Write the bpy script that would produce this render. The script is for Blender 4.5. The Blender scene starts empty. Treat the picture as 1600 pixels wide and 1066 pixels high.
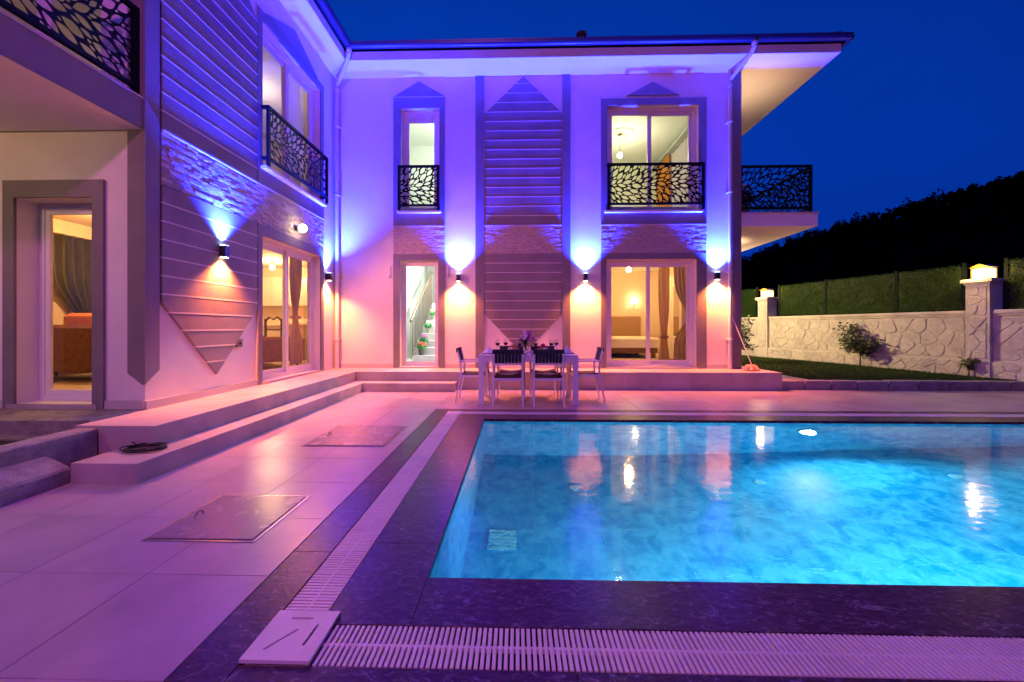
import bpy, bmesh, math, random
import numpy as np
from mathutils import Vector, Matrix
from mathutils.geometry import delaunay_2d_cdt

random.seed(7)
rng = np.random.default_rng(7)
SC = bpy.context.scene
COL = SC.collection
PI = math.pi

# ------------------------------------------------------------------ camera
cam_d = bpy.data.cameras.new('camera')
cam = bpy.data.objects.new('camera', cam_d)
COL.objects.link(cam)
SC.camera = cam
cam.location = (0, 0, 1.2)
cam.rotation_euler = (PI / 2, 0, math.atan(650 / 25000))
cam_d.sensor_width = 36
cam_d.lens = 650 / 1600 * 36
cam_d.shift_x = 9 / 1600
cam_d.shift_y = -21 / 1600
cam_d.clip_start = 0.05
cam_d.clip_end = 3000

# ------------------------------------------------------------------ world (dusk sky)
W = bpy.data.worlds.new('World')
SC.world = W
W.use_nodes = True
nt = W.node_tree
for n in list(nt.nodes):
    nt.nodes.remove(n)
wo = nt.nodes.new('ShaderNodeOutputWorld')
bg = nt.nodes.new('ShaderNodeBackground')
sky = nt.nodes.new('ShaderNodeTexSky')
sky.sky_type = 'NISHITA'
sky.sun_disc = False
sky.sun_elevation = math.radians(-2.0)
sky.sun_rotation = math.radians(250)
tc = nt.nodes.new('ShaderNodeTexCoord')
sep = nt.nodes.new('ShaderNodeSeparateXYZ')
nt.links.new(tc.outputs['Generated'], sep.inputs[0])
ramp = nt.nodes.new('ShaderNodeValToRGB')
ramp.color_ramp.elements[0].position = 0.0
ramp.color_ramp.elements[0].color = (0.0006, 0.038, 0.42, 1)
ramp.color_ramp.elements[1].position = 0.66
ramp.color_ramp.elements[1].color = (0.0006, 0.034, 0.36, 1)
el = ramp.color_ramp.elements.new(0.30)
el.color = (0.0006, 0.044, 0.48, 1)
nt.links.new(sep.outputs['Z'], ramp.inputs[0])
noi = nt.nodes.new('ShaderNodeTexNoise')
noi.inputs['Scale'].default_value = 1.6
noi.inputs['Detail'].default_value = 4
nt.links.new(tc.outputs['Generated'], noi.inputs['Vector'])
mr = nt.nodes.new('ShaderNodeMapRange')
mr.inputs[1].default_value = 0.3
mr.inputs[2].default_value = 0.7
mr.inputs[3].default_value = 0.78
mr.inputs[4].default_value = 1.12
nt.links.new(noi.outputs[0], mr.inputs[0])
mulc = nt.nodes.new('ShaderNodeMix')
mulc.data_type = 'RGBA'
mulc.blend_type = 'MULTIPLY'
mulc.inputs[0].default_value = 1
sx_ = nt.nodes.new('ShaderNodeMapRange')     # the afterglow side is to the left
sx_.inputs[1].default_value = -.5
sx_.inputs[2].default_value = .8
sx_.inputs[3].default_value = 1.12
sx_.inputs[4].default_value = .72
nt.links.new(sep.outputs['X'], sx_.inputs[0])
mul0 = nt.nodes.new('ShaderNodeMix')
mul0.data_type = 'RGBA'
mul0.blend_type = 'MULTIPLY'
mul0.inputs[0].default_value = 1
nt.links.new(ramp.outputs[0], mul0.inputs[6])
nt.links.new(sx_.outputs[0], mul0.inputs[7])
nt.links.new(mul0.outputs[2], mulc.inputs[6])
nt.links.new(mr.outputs[0], mulc.inputs[7])
addc = nt.nodes.new('ShaderNodeMix')       # a trace of the physical twilight sky over the deep blue
addc.data_type = 'RGBA'
addc.blend_type = 'ADD'
addc.inputs[0].default_value = 0.001
nt.links.new(mulc.outputs[2], addc.inputs[6])
nt.links.new(sky.outputs[0], addc.inputs[7])
nt.links.new(addc.outputs[2], bg.inputs['Color'])
bg.inputs['Strength'].default_value = 0.95
nt.links.new(bg.outputs[0], wo.inputs['Surface'])

SC.view_settings.view_transform = 'Standard'
SC.view_settings.look = 'None'
SC.view_settings.exposure = 0
SC.view_settings.gamma = 1
SC.view_settings.use_curve_mapping = False
SC.render.engine = 'CYCLES'
SC.cycles.use_denoising = True
SC.cycles.caustics_reflective = False
SC.cycles.caustics_refractive = False
SC.cycles.max_bounces = 10
SC.cycles.diffuse_bounces = 4
SC.cycles.glossy_bounces = 4
SC.cycles.transmission_bounces = 8
SC.cycles.transparent_max_bounces = 16
SC.cycles.sample_clamp_indirect = 6

# ------------------------------------------------------------------ light levels (house fittings and one added fill lamp)
UP_BLUE = (0.006, 0.018, 1.0)
DN_WARM = (1.0, 0.225, 0.05)
P_UP, P_DN = 9200, 760
P_FLOOD = 330
P_ROOM = 1.5
P_FILL = 1000


# ------------------------------------------------------------------ helpers
class MB:
    """collects shapes in local coordinates and links them as ONE mesh object"""
    def __init__(s, T=None):
        s.v = []
        s.f = []
        s.T = T

    def add(s, vs, fs):
        b = len(s.v)
        s.v += [tuple(s.T(*p)) if s.T else tuple(p) for p in vs]
        s.f += [tuple(b + i for i in f) for f in fs]
        return s

    def box(s, x0, x1, y0, y1, z0, z1):
        vs = [(x, y, z) for z in (z0, z1) for y in (y0, y1) for x in (x0, x1)]
        return s.add(vs, [(0, 2, 3, 1), (4, 5, 7, 6), (0, 1, 5, 4), (2, 6, 7, 3), (0, 4, 6, 2), (1, 3, 7, 5)])

    def bbox(s, x0, x1, y0, y1, z0, z1, b=.004):
        """box whose top edges are chamfered"""
        vs = [(x0, y0, z0), (x1, y0, z0), (x1, y1, z0), (x0, y1, z0),
              (x0, y0, z1 - b), (x1, y0, z1 - b), (x1, y1, z1 - b), (x0, y1, z1 - b),
              (x0 + b, y0 + b, z1), (x1 - b, y0 + b, z1), (x1 - b, y1 - b, z1), (x0 + b, y1 - b, z1)]
        fs = [(3, 2, 1, 0), (8, 9, 10, 11)]
        for a in (0, 4):
            for k in range(4):
                fs.append((a + k, a + (k + 1) % 4, a + 4 + (k + 1) % 4, a + 4 + k))
        return s.add(vs, fs)

    def prism(s, poly, d0, d1, plane='xz', inset=0):
        """poly in two coordinates, thick from d0 to d1 along the third"""
        n = len(poly)

        def P(a, b, d):
            return (a, d, b) if plane == 'xz' else ((a, b, d) if plane == 'xy' else (d, a, b))
        cx = sum(p[0] for p in poly) / n
        cy = sum(p[1] for p in poly) / n
        vs = [P(a, b, d0) for a, b in poly] + [P(a, b, d1) for a, b in poly]
        if inset:
            m = []
            for a, b in poly:
                L = math.hypot(a - cx, b - cy) or 1
                k = max(0, 1 - inset / L)
                m.append((cx + (a - cx) * k, cy + (b - cy) * k))
            dm = d1 + (d0 - d1) * .35
            vs = [P(a, b, d0) for a, b in poly] + [P(a, b, dm) for a, b in poly] + [P(a, b, d1) for a, b in m]
            fs = [tuple(range(n)), tuple(range(2 * n, 3 * n))]
            for q in (0, n):
                fs += [(q + i, q + (i + 1) % n, q + n + (i + 1) % n, q + n + i) for i in range(n)]
            return s.add(vs, fs)
        fs = [tuple(range(n)), tuple(range(n, 2 * n))]
        fs += [(i, (i + 1) % n, n + (i + 1) % n, n + i) for i in range(n)]
        return s.add(vs, fs)

    def tube(s, pts, r, n=8, rs=None, cap=True):
        pts = [Vector(p) for p in pts]
        m = len(pts)
        ring = []
        prev = None
        for i, p in enumerate(pts):
            t = (pts[min(i + 1, m - 1)] - pts[max(i - 1, 0)]).normalized()
            a = prev if prev is not None else (Vector((0, 0, 1)) if abs(t.z) < .9 else Vector((1, 0, 0)))
            u = (a - t * a.dot(t)).normalized()
            w = t.cross(u)
            prev = u
            R = rs[i] if rs else r
            off = PI / n
            ring.append([p + (u * math.cos(2 * PI * k / n + off) + w * math.sin(2 * PI * k / n + off)) * R for k in range(n)])
        vs = [q for rg in ring for q in rg]
        fs = []
        for i in range(m - 1):
            for k in range(n):
                fs.append((i * n + k, i * n + (k + 1) % n, (i + 1) * n + (k + 1) % n, (i + 1) * n + k))
        if cap:
            fs += [tuple(range(n))[::-1], tuple((m - 1) * n + k for k in range(n))]
        return s.add(vs, fs)

    def lathe(s, prof, c=(0, 0, 0), n=14, sx=1, sy=1):
        vs = []
        for r, z in prof:
            for k in range(n):
                a = 2 * PI * k / n
                vs.append((c[0] + r * sx * math.cos(a), c[1] + r * sy * math.sin(a), c[2] + z))
        fs = []
        for i in range(len(prof) - 1):
            for k in range(n):
                fs.append((i * n + k, i * n + (k + 1) % n, (i + 1) * n + (k + 1) % n, (i + 1) * n + k))
        if prof[0][0] > 1e-5:
            fs.append(tuple(range(n))[::-1])
        if prof[-1][0] > 1e-5:
            fs.append(tuple((len(prof) - 1) * n + k for k in range(n)))
        return s.add(vs, fs)

    def ball(s, c, r, n=10, sz=1, jit=0):
        prof = [(max(1e-6, r * math.sin(PI * i / (n // 2 + 2))), -r * sz * math.cos(PI * i / (n // 2 + 2))) for i in range(n // 2 + 3)]
        b = len(s.v)
        s.lathe(prof, c, n)
        return s

    def mesh(s, name, mat, smooth=False, normals=True):
        me = bpy.data.meshes.new(name)
        me.from_pydata([tuple(v) for v in s.v], [], s.f)
        if normals:
            bm = bmesh.new()
            bm.from_mesh(me)
            bmesh.ops.recalc_face_normals(bm, faces=bm.faces)
            bm.to_mesh(me)
            bm.free()
        if mat:
            me.materials.append(mat)
        if smooth:
            for p in me.polygons:
                p.use_smooth = True
            try:
                me.set_sharp_from_angle(angle=math.radians(40))
            except Exception:
                pass
        return me


def world_inv(p):
    M = Matrix.Identity(4)
    q = p
    while q is not None:
        M = Matrix.LocRotScale(q.location, q.rotation_euler, q.scale) @ M if q.parent is None else M
        q = q.parent
    return M.inverted() if p.parent is None else Matrix.Identity(4)


def root_of(o):
    while o.parent is not None:
        o = o.parent
    return o


def tag(o, label=None, cat=None, group=None, kind=None):
    if label:
        o['label'] = label
    if cat:
        o['category'] = cat
    if group:
        o['group'] = group
    if kind:
        o['kind'] = kind
    return o


def thing(name, label, cat, loc=(0, 0, 0), rz=0, group=None, local=False):
    """an Empty at the thing's base; local=True: its parts are written in its own coordinates"""
    o = bpy.data.objects.new(name, None)
    COL.objects.link(o)
    o.empty_display_size = .1
    o.location = loc
    o.rotation_euler = (0, 0, rz)
    if local:
        LOCALS.add(o)
    return tag(o, label, cat, group)


class _Loc(set):
    pass


LOCALS = _Loc()


def link_mesh(name, me, parent=None, loc=(0, 0, 0), rot=(0, 0, 0), scale=(1, 1, 1)):
    o = bpy.data.objects.new(name, me)
    COL.objects.link(o)
    o.location = loc
    o.rotation_euler = rot
    o.scale = scale
    if parent is not None:
        o.parent = parent
        if root_of(parent) not in LOCALS:
            o.matrix_parent_inverse = world_inv(parent)
    return o


def _obj(s, name, mat, parent=None, smooth=False, label=None, cat=None, group=None, kind=None, normals=True):
    o = link_mesh(name, s.mesh(name, mat, smooth, normals), parent)
    tag(o, label, cat, group, kind)
    return o


MB.obj = _obj


def copy_tree(o, parent=None):
    c = o.copy()
    COL.objects.link(c)
    if parent is not None:
        c.parent = parent
    for ch in [k for k in COL.objects if k.parent == o]:
        copy_tree(ch, c)
    if o in LOCALS:
        LOCALS.add(c)
    return c


def place(o, loc, rz=0, label=None, group=None):
    o.location = loc
    o.rotation_euler = (0, 0, rz)
    if label:
        o['label'] = label
    if group:
        o['group'] = group
    return o


def light(name, kind, loc, power, color, parent=None, rot=(0, 0, 0), size=.03, spot=None, blend=.5):
    d = bpy.data.lights.new(name, kind)
    d.energy = power
    d.color = color
    if kind == 'AREA':
        d.size = size
    else:
        d.shadow_soft_size = size
    if spot:
        d.spot_size = math.radians(spot)
        d.spot_blend = blend
    o = bpy.data.objects.new(name, d)
    COL.objects.link(o)
    o.location = loc
    o.rotation_euler = rot
    if parent is not None:
        o.parent = parent
        if root_of(parent) not in LOCALS:
            o.matrix_parent_inverse = world_inv(parent)
    return o


def clip(poly, a, b, c):
    """keep the part of a polygon where a*x+b*y<=c"""
    out = []
    n = len(poly)
    for i in range(n):
        p, q = poly[i], poly[(i + 1) % n]
        dp = a * p[0] + b * p[1] - c
        dq = a * q[0] + b * q[1] - c
        if dp <= 0:
            out.append(p)
        if dp * dq < 0:
            t = dp / (dp - dq)
            out.append((p[0] + (q[0] - p[0]) * t, p[1] + (q[1] - p[1]) * t))
    return out


def clip_rect(poly, u0, u1, z0, z1):
    for a, b, c in ((-1, 0, -u0), (1, 0, u1), (0, -1, -z0), (0, 1, z1)):
        poly = clip(poly, a, b, c)
        if len(poly) < 3:
            return []
    return poly


def shrink(poly, g):
    """inset a convex polygon by g"""
    n = len(poly)
    area = sum(poly[i][0] * poly[(i + 1) % n][1] - poly[(i + 1) % n][0] * poly[i][1] for i in range(n))
    s = 1 if area > 0 else -1
    out = list(poly)
    for i in range(n):
        p, q = poly[i], poly[(i + 1) % n]
        dx, dy = q[0] - p[0], q[1] - p[1]
        L = math.hypot(dx, dy)
        if L < 1e-6:
            continue
        nx, ny = s * dy / L, -s * dx / L
        out = clip(out, nx, ny, nx * p[0] + ny * p[1] - g)
        if len(out) < 3:
            return []
    return out


# ------------------------------------------------------------------ materials
def mat(name, col, rough=.6, var=.0, scale=8, bump=.0, bscale=60, metal=0, spec=.5, obj_var=0, detail=5, col2=None,
        coords='Object', stretch=None, emit=None, estr=0, coat=0):
    m = bpy.data.materials.new(name)
    m.use_nodes = True
    N, L = m.node_tree.nodes, m.node_tree.links
    b = N['Principled BSDF']
    b.inputs['Base Color'].default_value = (*col, 1)
    b.inputs['Roughness'].default_value = rough
    b.inputs['Metallic'].default_value = metal
    b.inputs['Specular IOR Level'].default_value = spec
    if coat:
        b.inputs['Coat Weight'].default_value = coat
    if emit:
        b.inputs['Emission Color'].default_value = (*emit, 1)
        b.inputs['Emission Strength'].default_value = estr
    if var or col2 or bump or obj_var:
        t = N.new('ShaderNodeTexCoord')
        g = N.new('ShaderNodeNewGeometry')
        mp = N.new('ShaderNodeMapping')
        if stretch:
            mp.inputs['Scale'].default_value = stretch
        L.new(g.outputs['Position'] if coords == 'World' else t.outputs['Object'], mp.inputs[0])
        out = None
        if var or col2:
            n1 = N.new('ShaderNodeTexNoise')
            n1.inputs['Scale'].default_value = scale
            n1.inputs['Detail'].default_value = detail
            n1.inputs['Roughness'].default_value = .62
            L.new(mp.outputs[0], n1.inputs['Vector'])
            r = N.new('ShaderNodeMapRange')
            r.inputs[1].default_value = .3
            r.inputs[2].default_value = .7
            L.new(n1.outputs[0], r.inputs[0])
            mx = N.new('ShaderNodeMix')
            mx.data_type = 'RGBA'
            c2 = col2 or tuple(c * (1 - var) for c in col)
            c1 = col if col2 else tuple(min(1, c * (1 + var * .5)) for c in col)
            mx.inputs[6].default_value = (*c1, 1)
            mx.inputs[7].default_value = (*c2, 1)
            L.new(r.outputs[0], mx.inputs[0])
            out = mx.outputs[2]
            rr = N.new('ShaderNodeMapRange')
            rr.inputs[3].default_value = max(.02, rough - .08)
            rr.inputs[4].default_value = min(1, rough + .12)
            L.new(n1.outputs[0], rr.inputs[0])
            L.new(rr.outputs[0], b.inputs['Roughness'])
        if obj_var:
            oi = N.new('ShaderNodeObjectInfo')
            r2 = N.new('ShaderNodeMapRange')
            r2.inputs[3].default_value = 1 - obj_var
            r2.inputs[4].default_value = 1 + obj_var
            L.new(oi.outputs['Random'], r2.inputs[0])
            m2 = N.new('ShaderNodeMix')
            m2.data_type = 'RGBA'
            m2.blend_type = 'MULTIPLY'
            m2.inputs[0].default_value = 1
            if out:
                L.new(out, m2.inputs[6])
            else:
                m2.inputs[6].default_value = (*col, 1)
            L.new(r2.outputs[0], m2.inputs[7])
            out = m2.outputs[2]
        if out:
            L.new(out, b.inputs['Base Color'])
        if bump:
            n2 = N.new('ShaderNodeTexNoise')
            n2.inputs['Scale'].default_value = bscale
            n2.inputs['Detail'].default_value = 5
            L.new(mp.outputs[0], n2.inputs['Vector'])
            bp = N.new('ShaderNodeBump')
            bp.inputs['Strength'].default_value = bump
            bp.inputs['Distance'].default_value = .01
            L.new(n2.outputs[0], bp.inputs['Height'])
            L.new(bp.outputs[0], b.inputs['Normal'])
    return m


M = {}
M['plaster'] = mat('white_plaster', (.74, .70, .68), .75, .06, 1.3, .35, 45, coords='World')
M['soffit'] = mat('soffit_paint', (.80, .78, .76), .8, .03, 2, .1, 40, coords='World')
M['grey'] = mat('grey_plaster', (.205, .185, .185), .8, .10, 2.2, .4, 60, coords='World')
M['board'] = mat('board_plaster', (.225, .19, .185), .78, .12, 2.5, .35, 60, coords='World', obj_var=.04)
M['strip'] = mat('joint_paint', (.62, .56, .54), .7)
M['band'] = mat('light_band', (.5, .46, .44), .7, .05, 3, .1)
M['stone'] = mat('split_stone', (.46, .40, .38), .85, .30, 45, 1.0, 90, obj_var=.28, coords='World')
M['stone_far'] = mat('split_stone_mix', (.62, .54, .49), .85, .2, 22, .6, 80, col2=(.30, .24, .21), coords='World', stretch=(.45, .45, 2.2))
M['pvc'] = mat('white_frame', (.72, .70, .69), .35, .02, 3)
M['black'] = mat('black_steel', (.003, .003, .005), .55, .1, 20, .05, 150, spec=.15)
M['gutter'] = mat('dark_gutter', (.018, .018, .03), .35)
M['rooftile'] = mat('roof_tile', (.06, .04, .04), .8, .3, 6, .3, 30)
M['pipe'] = mat('downpipe_white', (.62, .6, .6), .4, .05, 3)
M['tile'] = mat('porcelain', (.46, .36, .40), .29, .20, 1.7, .04, 120, obj_var=.07, coords='World', detail=8)
M['grout'] = mat('grout', (.13, .10, .11), .9)
M['step'] = mat('step_stone', (.44, .37, .36), .5, .12, 2.2, .06, 90, coords='World', detail=8)
M['slat'] = mat('white_plastic', (.72, .68, .66), .45, .04, 6)
M['channel'] = mat('dark_channel', (.01, .01, .012), .8)
M['concrete'] = mat('rough_concrete', (.27, .24, .22), .9, .4, 9, 1.0, 70, coords='World', detail=9)
M['kerb'] = mat('kerb_stone', (.30, .25, .26), .85, .35, 8, .8, 70, coords='World', obj_var=.15)
M['wallstone'] = mat('painted_stone', (.56, .52, .44), .85, .25, 9, 1.0, 30, obj_var=.05, coords='World')
M['wallpaint'] = mat('painted_wall', (.57, .53, .45), .85, .18, 3, .9, 35, coords='World')
M['grass'] = mat('grass_blade', (.016, .055, .006), .8, .4, 3, coords='World', col2=(.04, .07, .01), spec=.2)
M['soil'] = mat('lawn_soil', (.018, .026, .008), .95, .4, 8, .4, 60)
M['ground'] = mat('far_ground', (.012, .014, .008), .95, .3, .1)
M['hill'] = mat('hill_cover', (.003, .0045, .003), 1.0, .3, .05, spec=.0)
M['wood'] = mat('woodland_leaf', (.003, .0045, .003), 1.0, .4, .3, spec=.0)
M['leaf'] = mat('shrub_leaf', (.05, .085, .02), .55, .4, 25, col2=(.09, .11, .03))
M['darkleaf'] = mat('dark_leaf', (.02, .04, .012), .6, .4, 25)
M['hedge'] = mat('plastic_grass', (.05, .125, .010), .7, .5, 60, col2=(.004, .022, .002), coords='World', spec=.2)
M['bark'] = mat('bark', (.09, .06, .035), .9, .3, 30, .5, 80)
M['metal'] = mat('hatch_metal', (.27, .205, .25), .24, .02, 5, .10, 45)
M['metal2'] = mat('hatch_rim', (.55, .5, .5), .22, metal=.9)
M['cable'] = mat('black_rubber', (.01, .01, .01), .6)
M['chair'] = mat('white_aluminium', (.84, .82, .81), .35, .02, 8)
M['fabric'] = mat('navy_fabric', (.012, .010, .022), .8, .2, 200, .3, 400)
M['seatfab'] = mat('dark_seat', (.05, .018, .022), .8, .2, 200, .3, 400)
M['napkin'] = mat('napkin', (.82, .80, .82), .8, .02, 10, .1, 90)
M['placemat'] = mat('placemat', (.09, .045, .11), .8, .2, 150, .3, 300)
M['wine'] = mat('red_wine', (.035, .002, .004), .08)
M['orange'] = mat('orange_fruit', (.75, .25, .03), .5, .15, 20)
M['yellow'] = mat('yellow_fruit', (.75, .52, .05), .45, .15, 20)
M['redf'] = mat('red_fruit', (.45, .03, .02), .4, .2, 20)
M['pastry'] = mat('pastry', (.45, .22, .06), .6, .3, 30, .3, 60)
M['petalw'] = mat('white_petal', (.9, .84, .78), .7)
M['petalp'] = mat('purple_petal', (.55, .04, .5), .7, .2, 40)
M['petalr'] = mat('orange_petal', (.8, .12, .03), .7, .2, 40)
M['petaly'] = mat('cream_petal', (.85, .7, .4), .7, .2, 40)
M['brightleaf'] = mat('bright_leaf', (.03, .28, .05), .5, .4, 40)
def wear(m_, sc=1.1, amt=.28, spots=True):
    """faint stains and specks over an existing colour"""
    N, L = m_.node_tree.nodes, m_.node_tree.links
    b_ = N['Principled BSDF']
    src = b_.inputs['Base Color'].links[0].from_socket
    g_n = N.new('ShaderNodeNewGeometry')
    last = src
    for (scale, lo, hi, a_) in ((sc, .45, .68, amt), (38, .66, .74, amt * .9 if spots else 0)):
        nn = N.new('ShaderNodeTexNoise')
        nn.inputs['Scale'].default_value = scale
        nn.inputs['Detail'].default_value = 6
        nn.inputs['Distortion'].default_value = .6
        L.new(g_n.outputs['Position'], nn.inputs['Vector'])
        mm = N.new('ShaderNodeMapRange')
        mm.inputs[1].default_value = lo
        mm.inputs[2].default_value = hi
        mm.inputs[3].default_value = 1
        mm.inputs[4].default_value = 1 - a_
        L.new(nn.outputs[0], mm.inputs[0])
        mu = N.new('ShaderNodeMix')
        mu.data_type = 'RGBA'
        mu.blend_type = 'MULTIPLY'
        mu.inputs[0].default_value = 1
        L.new(last, mu.inputs[6])
        L.new(mm.outputs[0], mu.inputs[7])
        last = mu.outputs[2]
    L.new(last, b_.inputs['Base Color'])


wear(M['tile'], 1.4, .22)
wear(M['step'], 2.0, .25)
wear(M['plaster'], .9, .10, False)
wear(M['grey'], 1.2, .18, False)
wear(M['board'], 1.6, .18, False)
wear(M['slat'], 3.0, .14)
wear(M['wallpaint'], 2.2, .25)
wear(M['wallstone'], 1.8, .25)
M['pot'] = mat('pale_pot', (.55, .50, .42), .6, .2, 12)
M['darkpot'] = mat('dark_pot', (.09, .075, .06), .6, .2, 12)
M['marblestep'] = mat('white_marble', (.78, .78, .76), .25, .1, 5)
M['roomwhite'] = mat('room_white', (.80, .82, .78), .7, .03, 2)
M['roomgreen'] = mat('room_pale', (.72, .76, .58), .75, .03, 2)
M['roomwarm'] = mat('room_warm', (.74, .60, .42), .75, .04, 2)
M['roomcream'] = mat('room_cream', (.78, .66, .46), .75, .04, 2)
M['roompink'] = mat('room_rose', (.72, .6, .6), .75, .04, 2)
M['roomgrey'] = mat('room_grey', (.36, .38, .36), .75, .04, 2)
M['floorin'] = mat('room_floor', (.55, .45, .32), .35, .12, 4)
M['goldcurt'] = mat('gold_curtain', (.72, .36, .03), .75, .15, 60, .2, 200)
M['taupecurt'] = mat('taupe_curtain', (.42, .29, .19), .75, .2, 60, .2, 200)
M['beigecurt'] = mat('beige_curtain', (.62, .42, .2), .75, .2, 60, .2, 200)
M['greencurt'] = mat('olive_curtain', (.12, .115, .08), .7, .3, 12, .2, 200, stretch=(3, 3, .6))
M['whitecurt'] = mat('white_curtain', (.75, .68, .7), .8)
M['bed'] = mat('bed_linen', (.82, .76, .64), .8, .03, 6, .3, 12)
M['pillow'] = mat('pillow_pattern', (.55, .38, .22), .8, .4, 40)
M['bedwood'] = mat('bed_wood', (.20, .10, .04), .5, .3, 8)
M['wardrobe'] = mat('white_laminate', (.78, .70, .56), .35)
M['mirror'] = mat('mirror', (.8, .8, .78), .03, metal=1)
M['sofa'] = mat('brown_velvet', (.13, .045, .012), .8, .4, 14, .4, 40)
M['sofa2'] = mat('terracotta_velvet', (.28, .09, .045), .8, .3, 14, .3, 40)
M['cushion'] = mat('orange_cushion', (.50, .17, .03), .8, .25, 30)
M['darkwood'] = mat('dark_wood', (.05, .025, .012), .45, .3, 20)
M['cabinet'] = mat('kitchen_front', (.50, .44, .36), .35)
M['counter'] = mat('counter', (.75, .68, .55), .3)
M['handrail'] = mat('bronze_rail', (.16, .10, .07), .4, metal=.4)
M['mop'] = mat('mop_cloth', (.62, .30, .22), .9, .3, 40, .6, 90)
M['brass'] = mat('brass', (.45, .28, .05), .35, metal=.7)
M['socket'] = mat('grey_socket', (.12, .11, .11), .5)
M['lampbody'] = mat('lamp_black', (.012, .012, .014), .4)
M['doormat'] = mat('ribbed_mat', (.03, .022, .02), .9, .3, 30, .6, 120)
M['potblack'] = mat('potted_dark', (.01, .012, .008), .8)


def emis(name, col, s):
    m = bpy.data.materials.new(name)
    m.use_nodes = True
    N, L = m.node_tree.nodes, m.node_tree.links
    N.remove(N['Principled BSDF'])
    e = N.new('ShaderNodeEmission')
    e.inputs[0].default_value = (*col, 1)
    e.inputs[1].default_value = s
    L.new(e.outputs[0], N['Material Output'].inputs[0])
    return m


for q_ in ('goldcurt', 'taupecurt', 'beigecurt', 'greencurt', 'whitecurt'):      # cloth lets light through
    N, L = M[q_].node_tree.nodes, M[q_].node_tree.links
    tr_ = N.new('ShaderNodeBsdfTranslucent')
    ms_ = N.new('ShaderNodeMixShader')
    ms_.inputs[0].default_value = .5
    src = N['Principled BSDF'].inputs['Base Color'].links[0].from_socket if N['Principled BSDF'].inputs['Base Color'].links else None
    if src:
        L.new(src, tr_.inputs[0])
    else:
        tr_.inputs[0].default_value = N['Principled BSDF'].inputs['Base Color'].default_value
    L.new(N['Principled BSDF'].outputs[0], ms_.inputs[1])
    L.new(tr_.outputs[0], ms_.inputs[2])
    L.new(ms_.outputs[0], N['Material Output'].inputs[0])

M['glow_blue'] = emis('lens_blue', (.45, .6, 1), 18)
M['glow_warm'] = emis('lens_warm', (1, .72, .4), 18)
M['glow_bulb'] = emis('bulb_warm', (1, .75, .42), 30)
M['glow_white'] = emis('bulb_white', (1, .93, .75), 30)
M['glow_lantern'] = emis('lantern_glass', (1, .66, .24), 5)
M['glow_pool'] = emis('pool_lens', (.8, .95, 1), 8)


def glass_pane(name, tint=(1, 1, 1), refl=1.0):
    m = bpy.data.materials.new(name)
    m.use_nodes = True
    N, L = m.node_tree.nodes, m.node_tree.links
    N.remove(N['Principled BSDF'])
    t = N.new('ShaderNodeBsdfTransparent')
    t.inputs[0].default_value = (*tint, 1)
    g = N.new('ShaderNodeBsdfGlossy')
    g.inputs['Roughness'].default_value = .02
    g.inputs['Color'].default_value = (refl, refl, refl, 1)
    f = N.new('ShaderNodeFresnel')
    f.inputs[0].default_value = 1.5
    mx = N.new('ShaderNodeMixShader')
    gm = N.new('ShaderNodeNewGeometry')        # reflect only where light enters the pane
    iv = N.new('ShaderNodeMath')
    iv.operation = 'SUBTRACT'
    iv.inputs[0].default_value = 1
    L.new(gm.outputs['Backfacing'], iv.inputs[1])
    ml = N.new('ShaderNodeMath')
    ml.operation = 'MULTIPLY'
    L.new(f.outputs[0], ml.inputs[0])
    L.new(iv.outputs[0], ml.inputs[1])
    L.new(ml.outputs[0], mx.inputs[0])
    L.new(t.outputs[0], mx.inputs[1])
    L.new(g.outputs[0], mx.inputs[2])
    L.new(mx.outputs[0], N['Material Output'].inputs[0])
    return m


M['glass'] = glass_pane('window_glass', (.96, .98, .97))
M['drinkglass'] = glass_pane('drinking_glass', (.94, .95, .96))

# dark marble of the pool surround
m = mat('dark_marble', (.050, .040, .050), .30, 0, 4, spec=.10)
N, L = m.node_tree.nodes, m.node_tree.links
b = N['Principled BSDF']
g = N.new('ShaderNodeNewGeometry')
mp = N.new('ShaderNodeMapping')
mp.inputs['Rotation'].default_value = (0, 0, .6)
mp.inputs['Scale'].default_value = (1, 2.4, 1)
L.new(g.outputs['Position'], mp.inputs[0])
n1 = N.new('ShaderNodeTexNoise')
n1.inputs['Scale'].default_value = 20
n1.inputs['Detail'].default_value = 10
n1.inputs['Roughness'].default_value = .68
n1.inputs['Distortion'].default_value = .8
L.new(mp.outputs[0], n1.inputs['Vector'])
cr = N.new('ShaderNodeValToRGB')
cr.color_ramp.elements[0].position = .36
cr.color_ramp.elements[0].color = (.030, .012, .022, 1)
cr.color_ramp.elements[1].position = .76
cr.color_ramp.elements[1].color = (.40, .29, .36, 1)
e2 = cr.color_ramp.elements.new(.58)
e2.color = (.080, .036, .056, 1)
L.new(n1.outputs[0], cr.inputs[0])
vn = N.new('ShaderNodeTexNoise')
vn.inputs['Scale'].default_value = 2.2
vn.inputs['Detail'].default_value = 8
vn.inputs['Distortion'].default_value = 1.5
L.new(mp.outputs[0], vn.inputs['Vector'])
ab = N.new('ShaderNodeMath')
ab.operation = 'SUBTRACT'
ab.inputs[1].default_value = .5
L.new(vn.outputs[0], ab.inputs[0])
ab2 = N.new('ShaderNodeMath')
ab2.operation = 'ABSOLUTE'
L.new(ab.outputs[0], ab2.inputs[0])
vr = N.new('ShaderNodeMapRange')
vr.inputs[1].default_value = 0
vr.inputs[2].default_value = .005
vr.inputs[3].default_value = .5
vr.inputs[4].default_value = 0
L.new(ab2.outputs[0], vr.inputs[0])
mx = N.new('ShaderNodeMix')
mx.data_type = 'RGBA'
L.new(vr.outputs[0], mx.inputs[0])
L.new(cr.outputs[0], mx.inputs[6])
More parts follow.
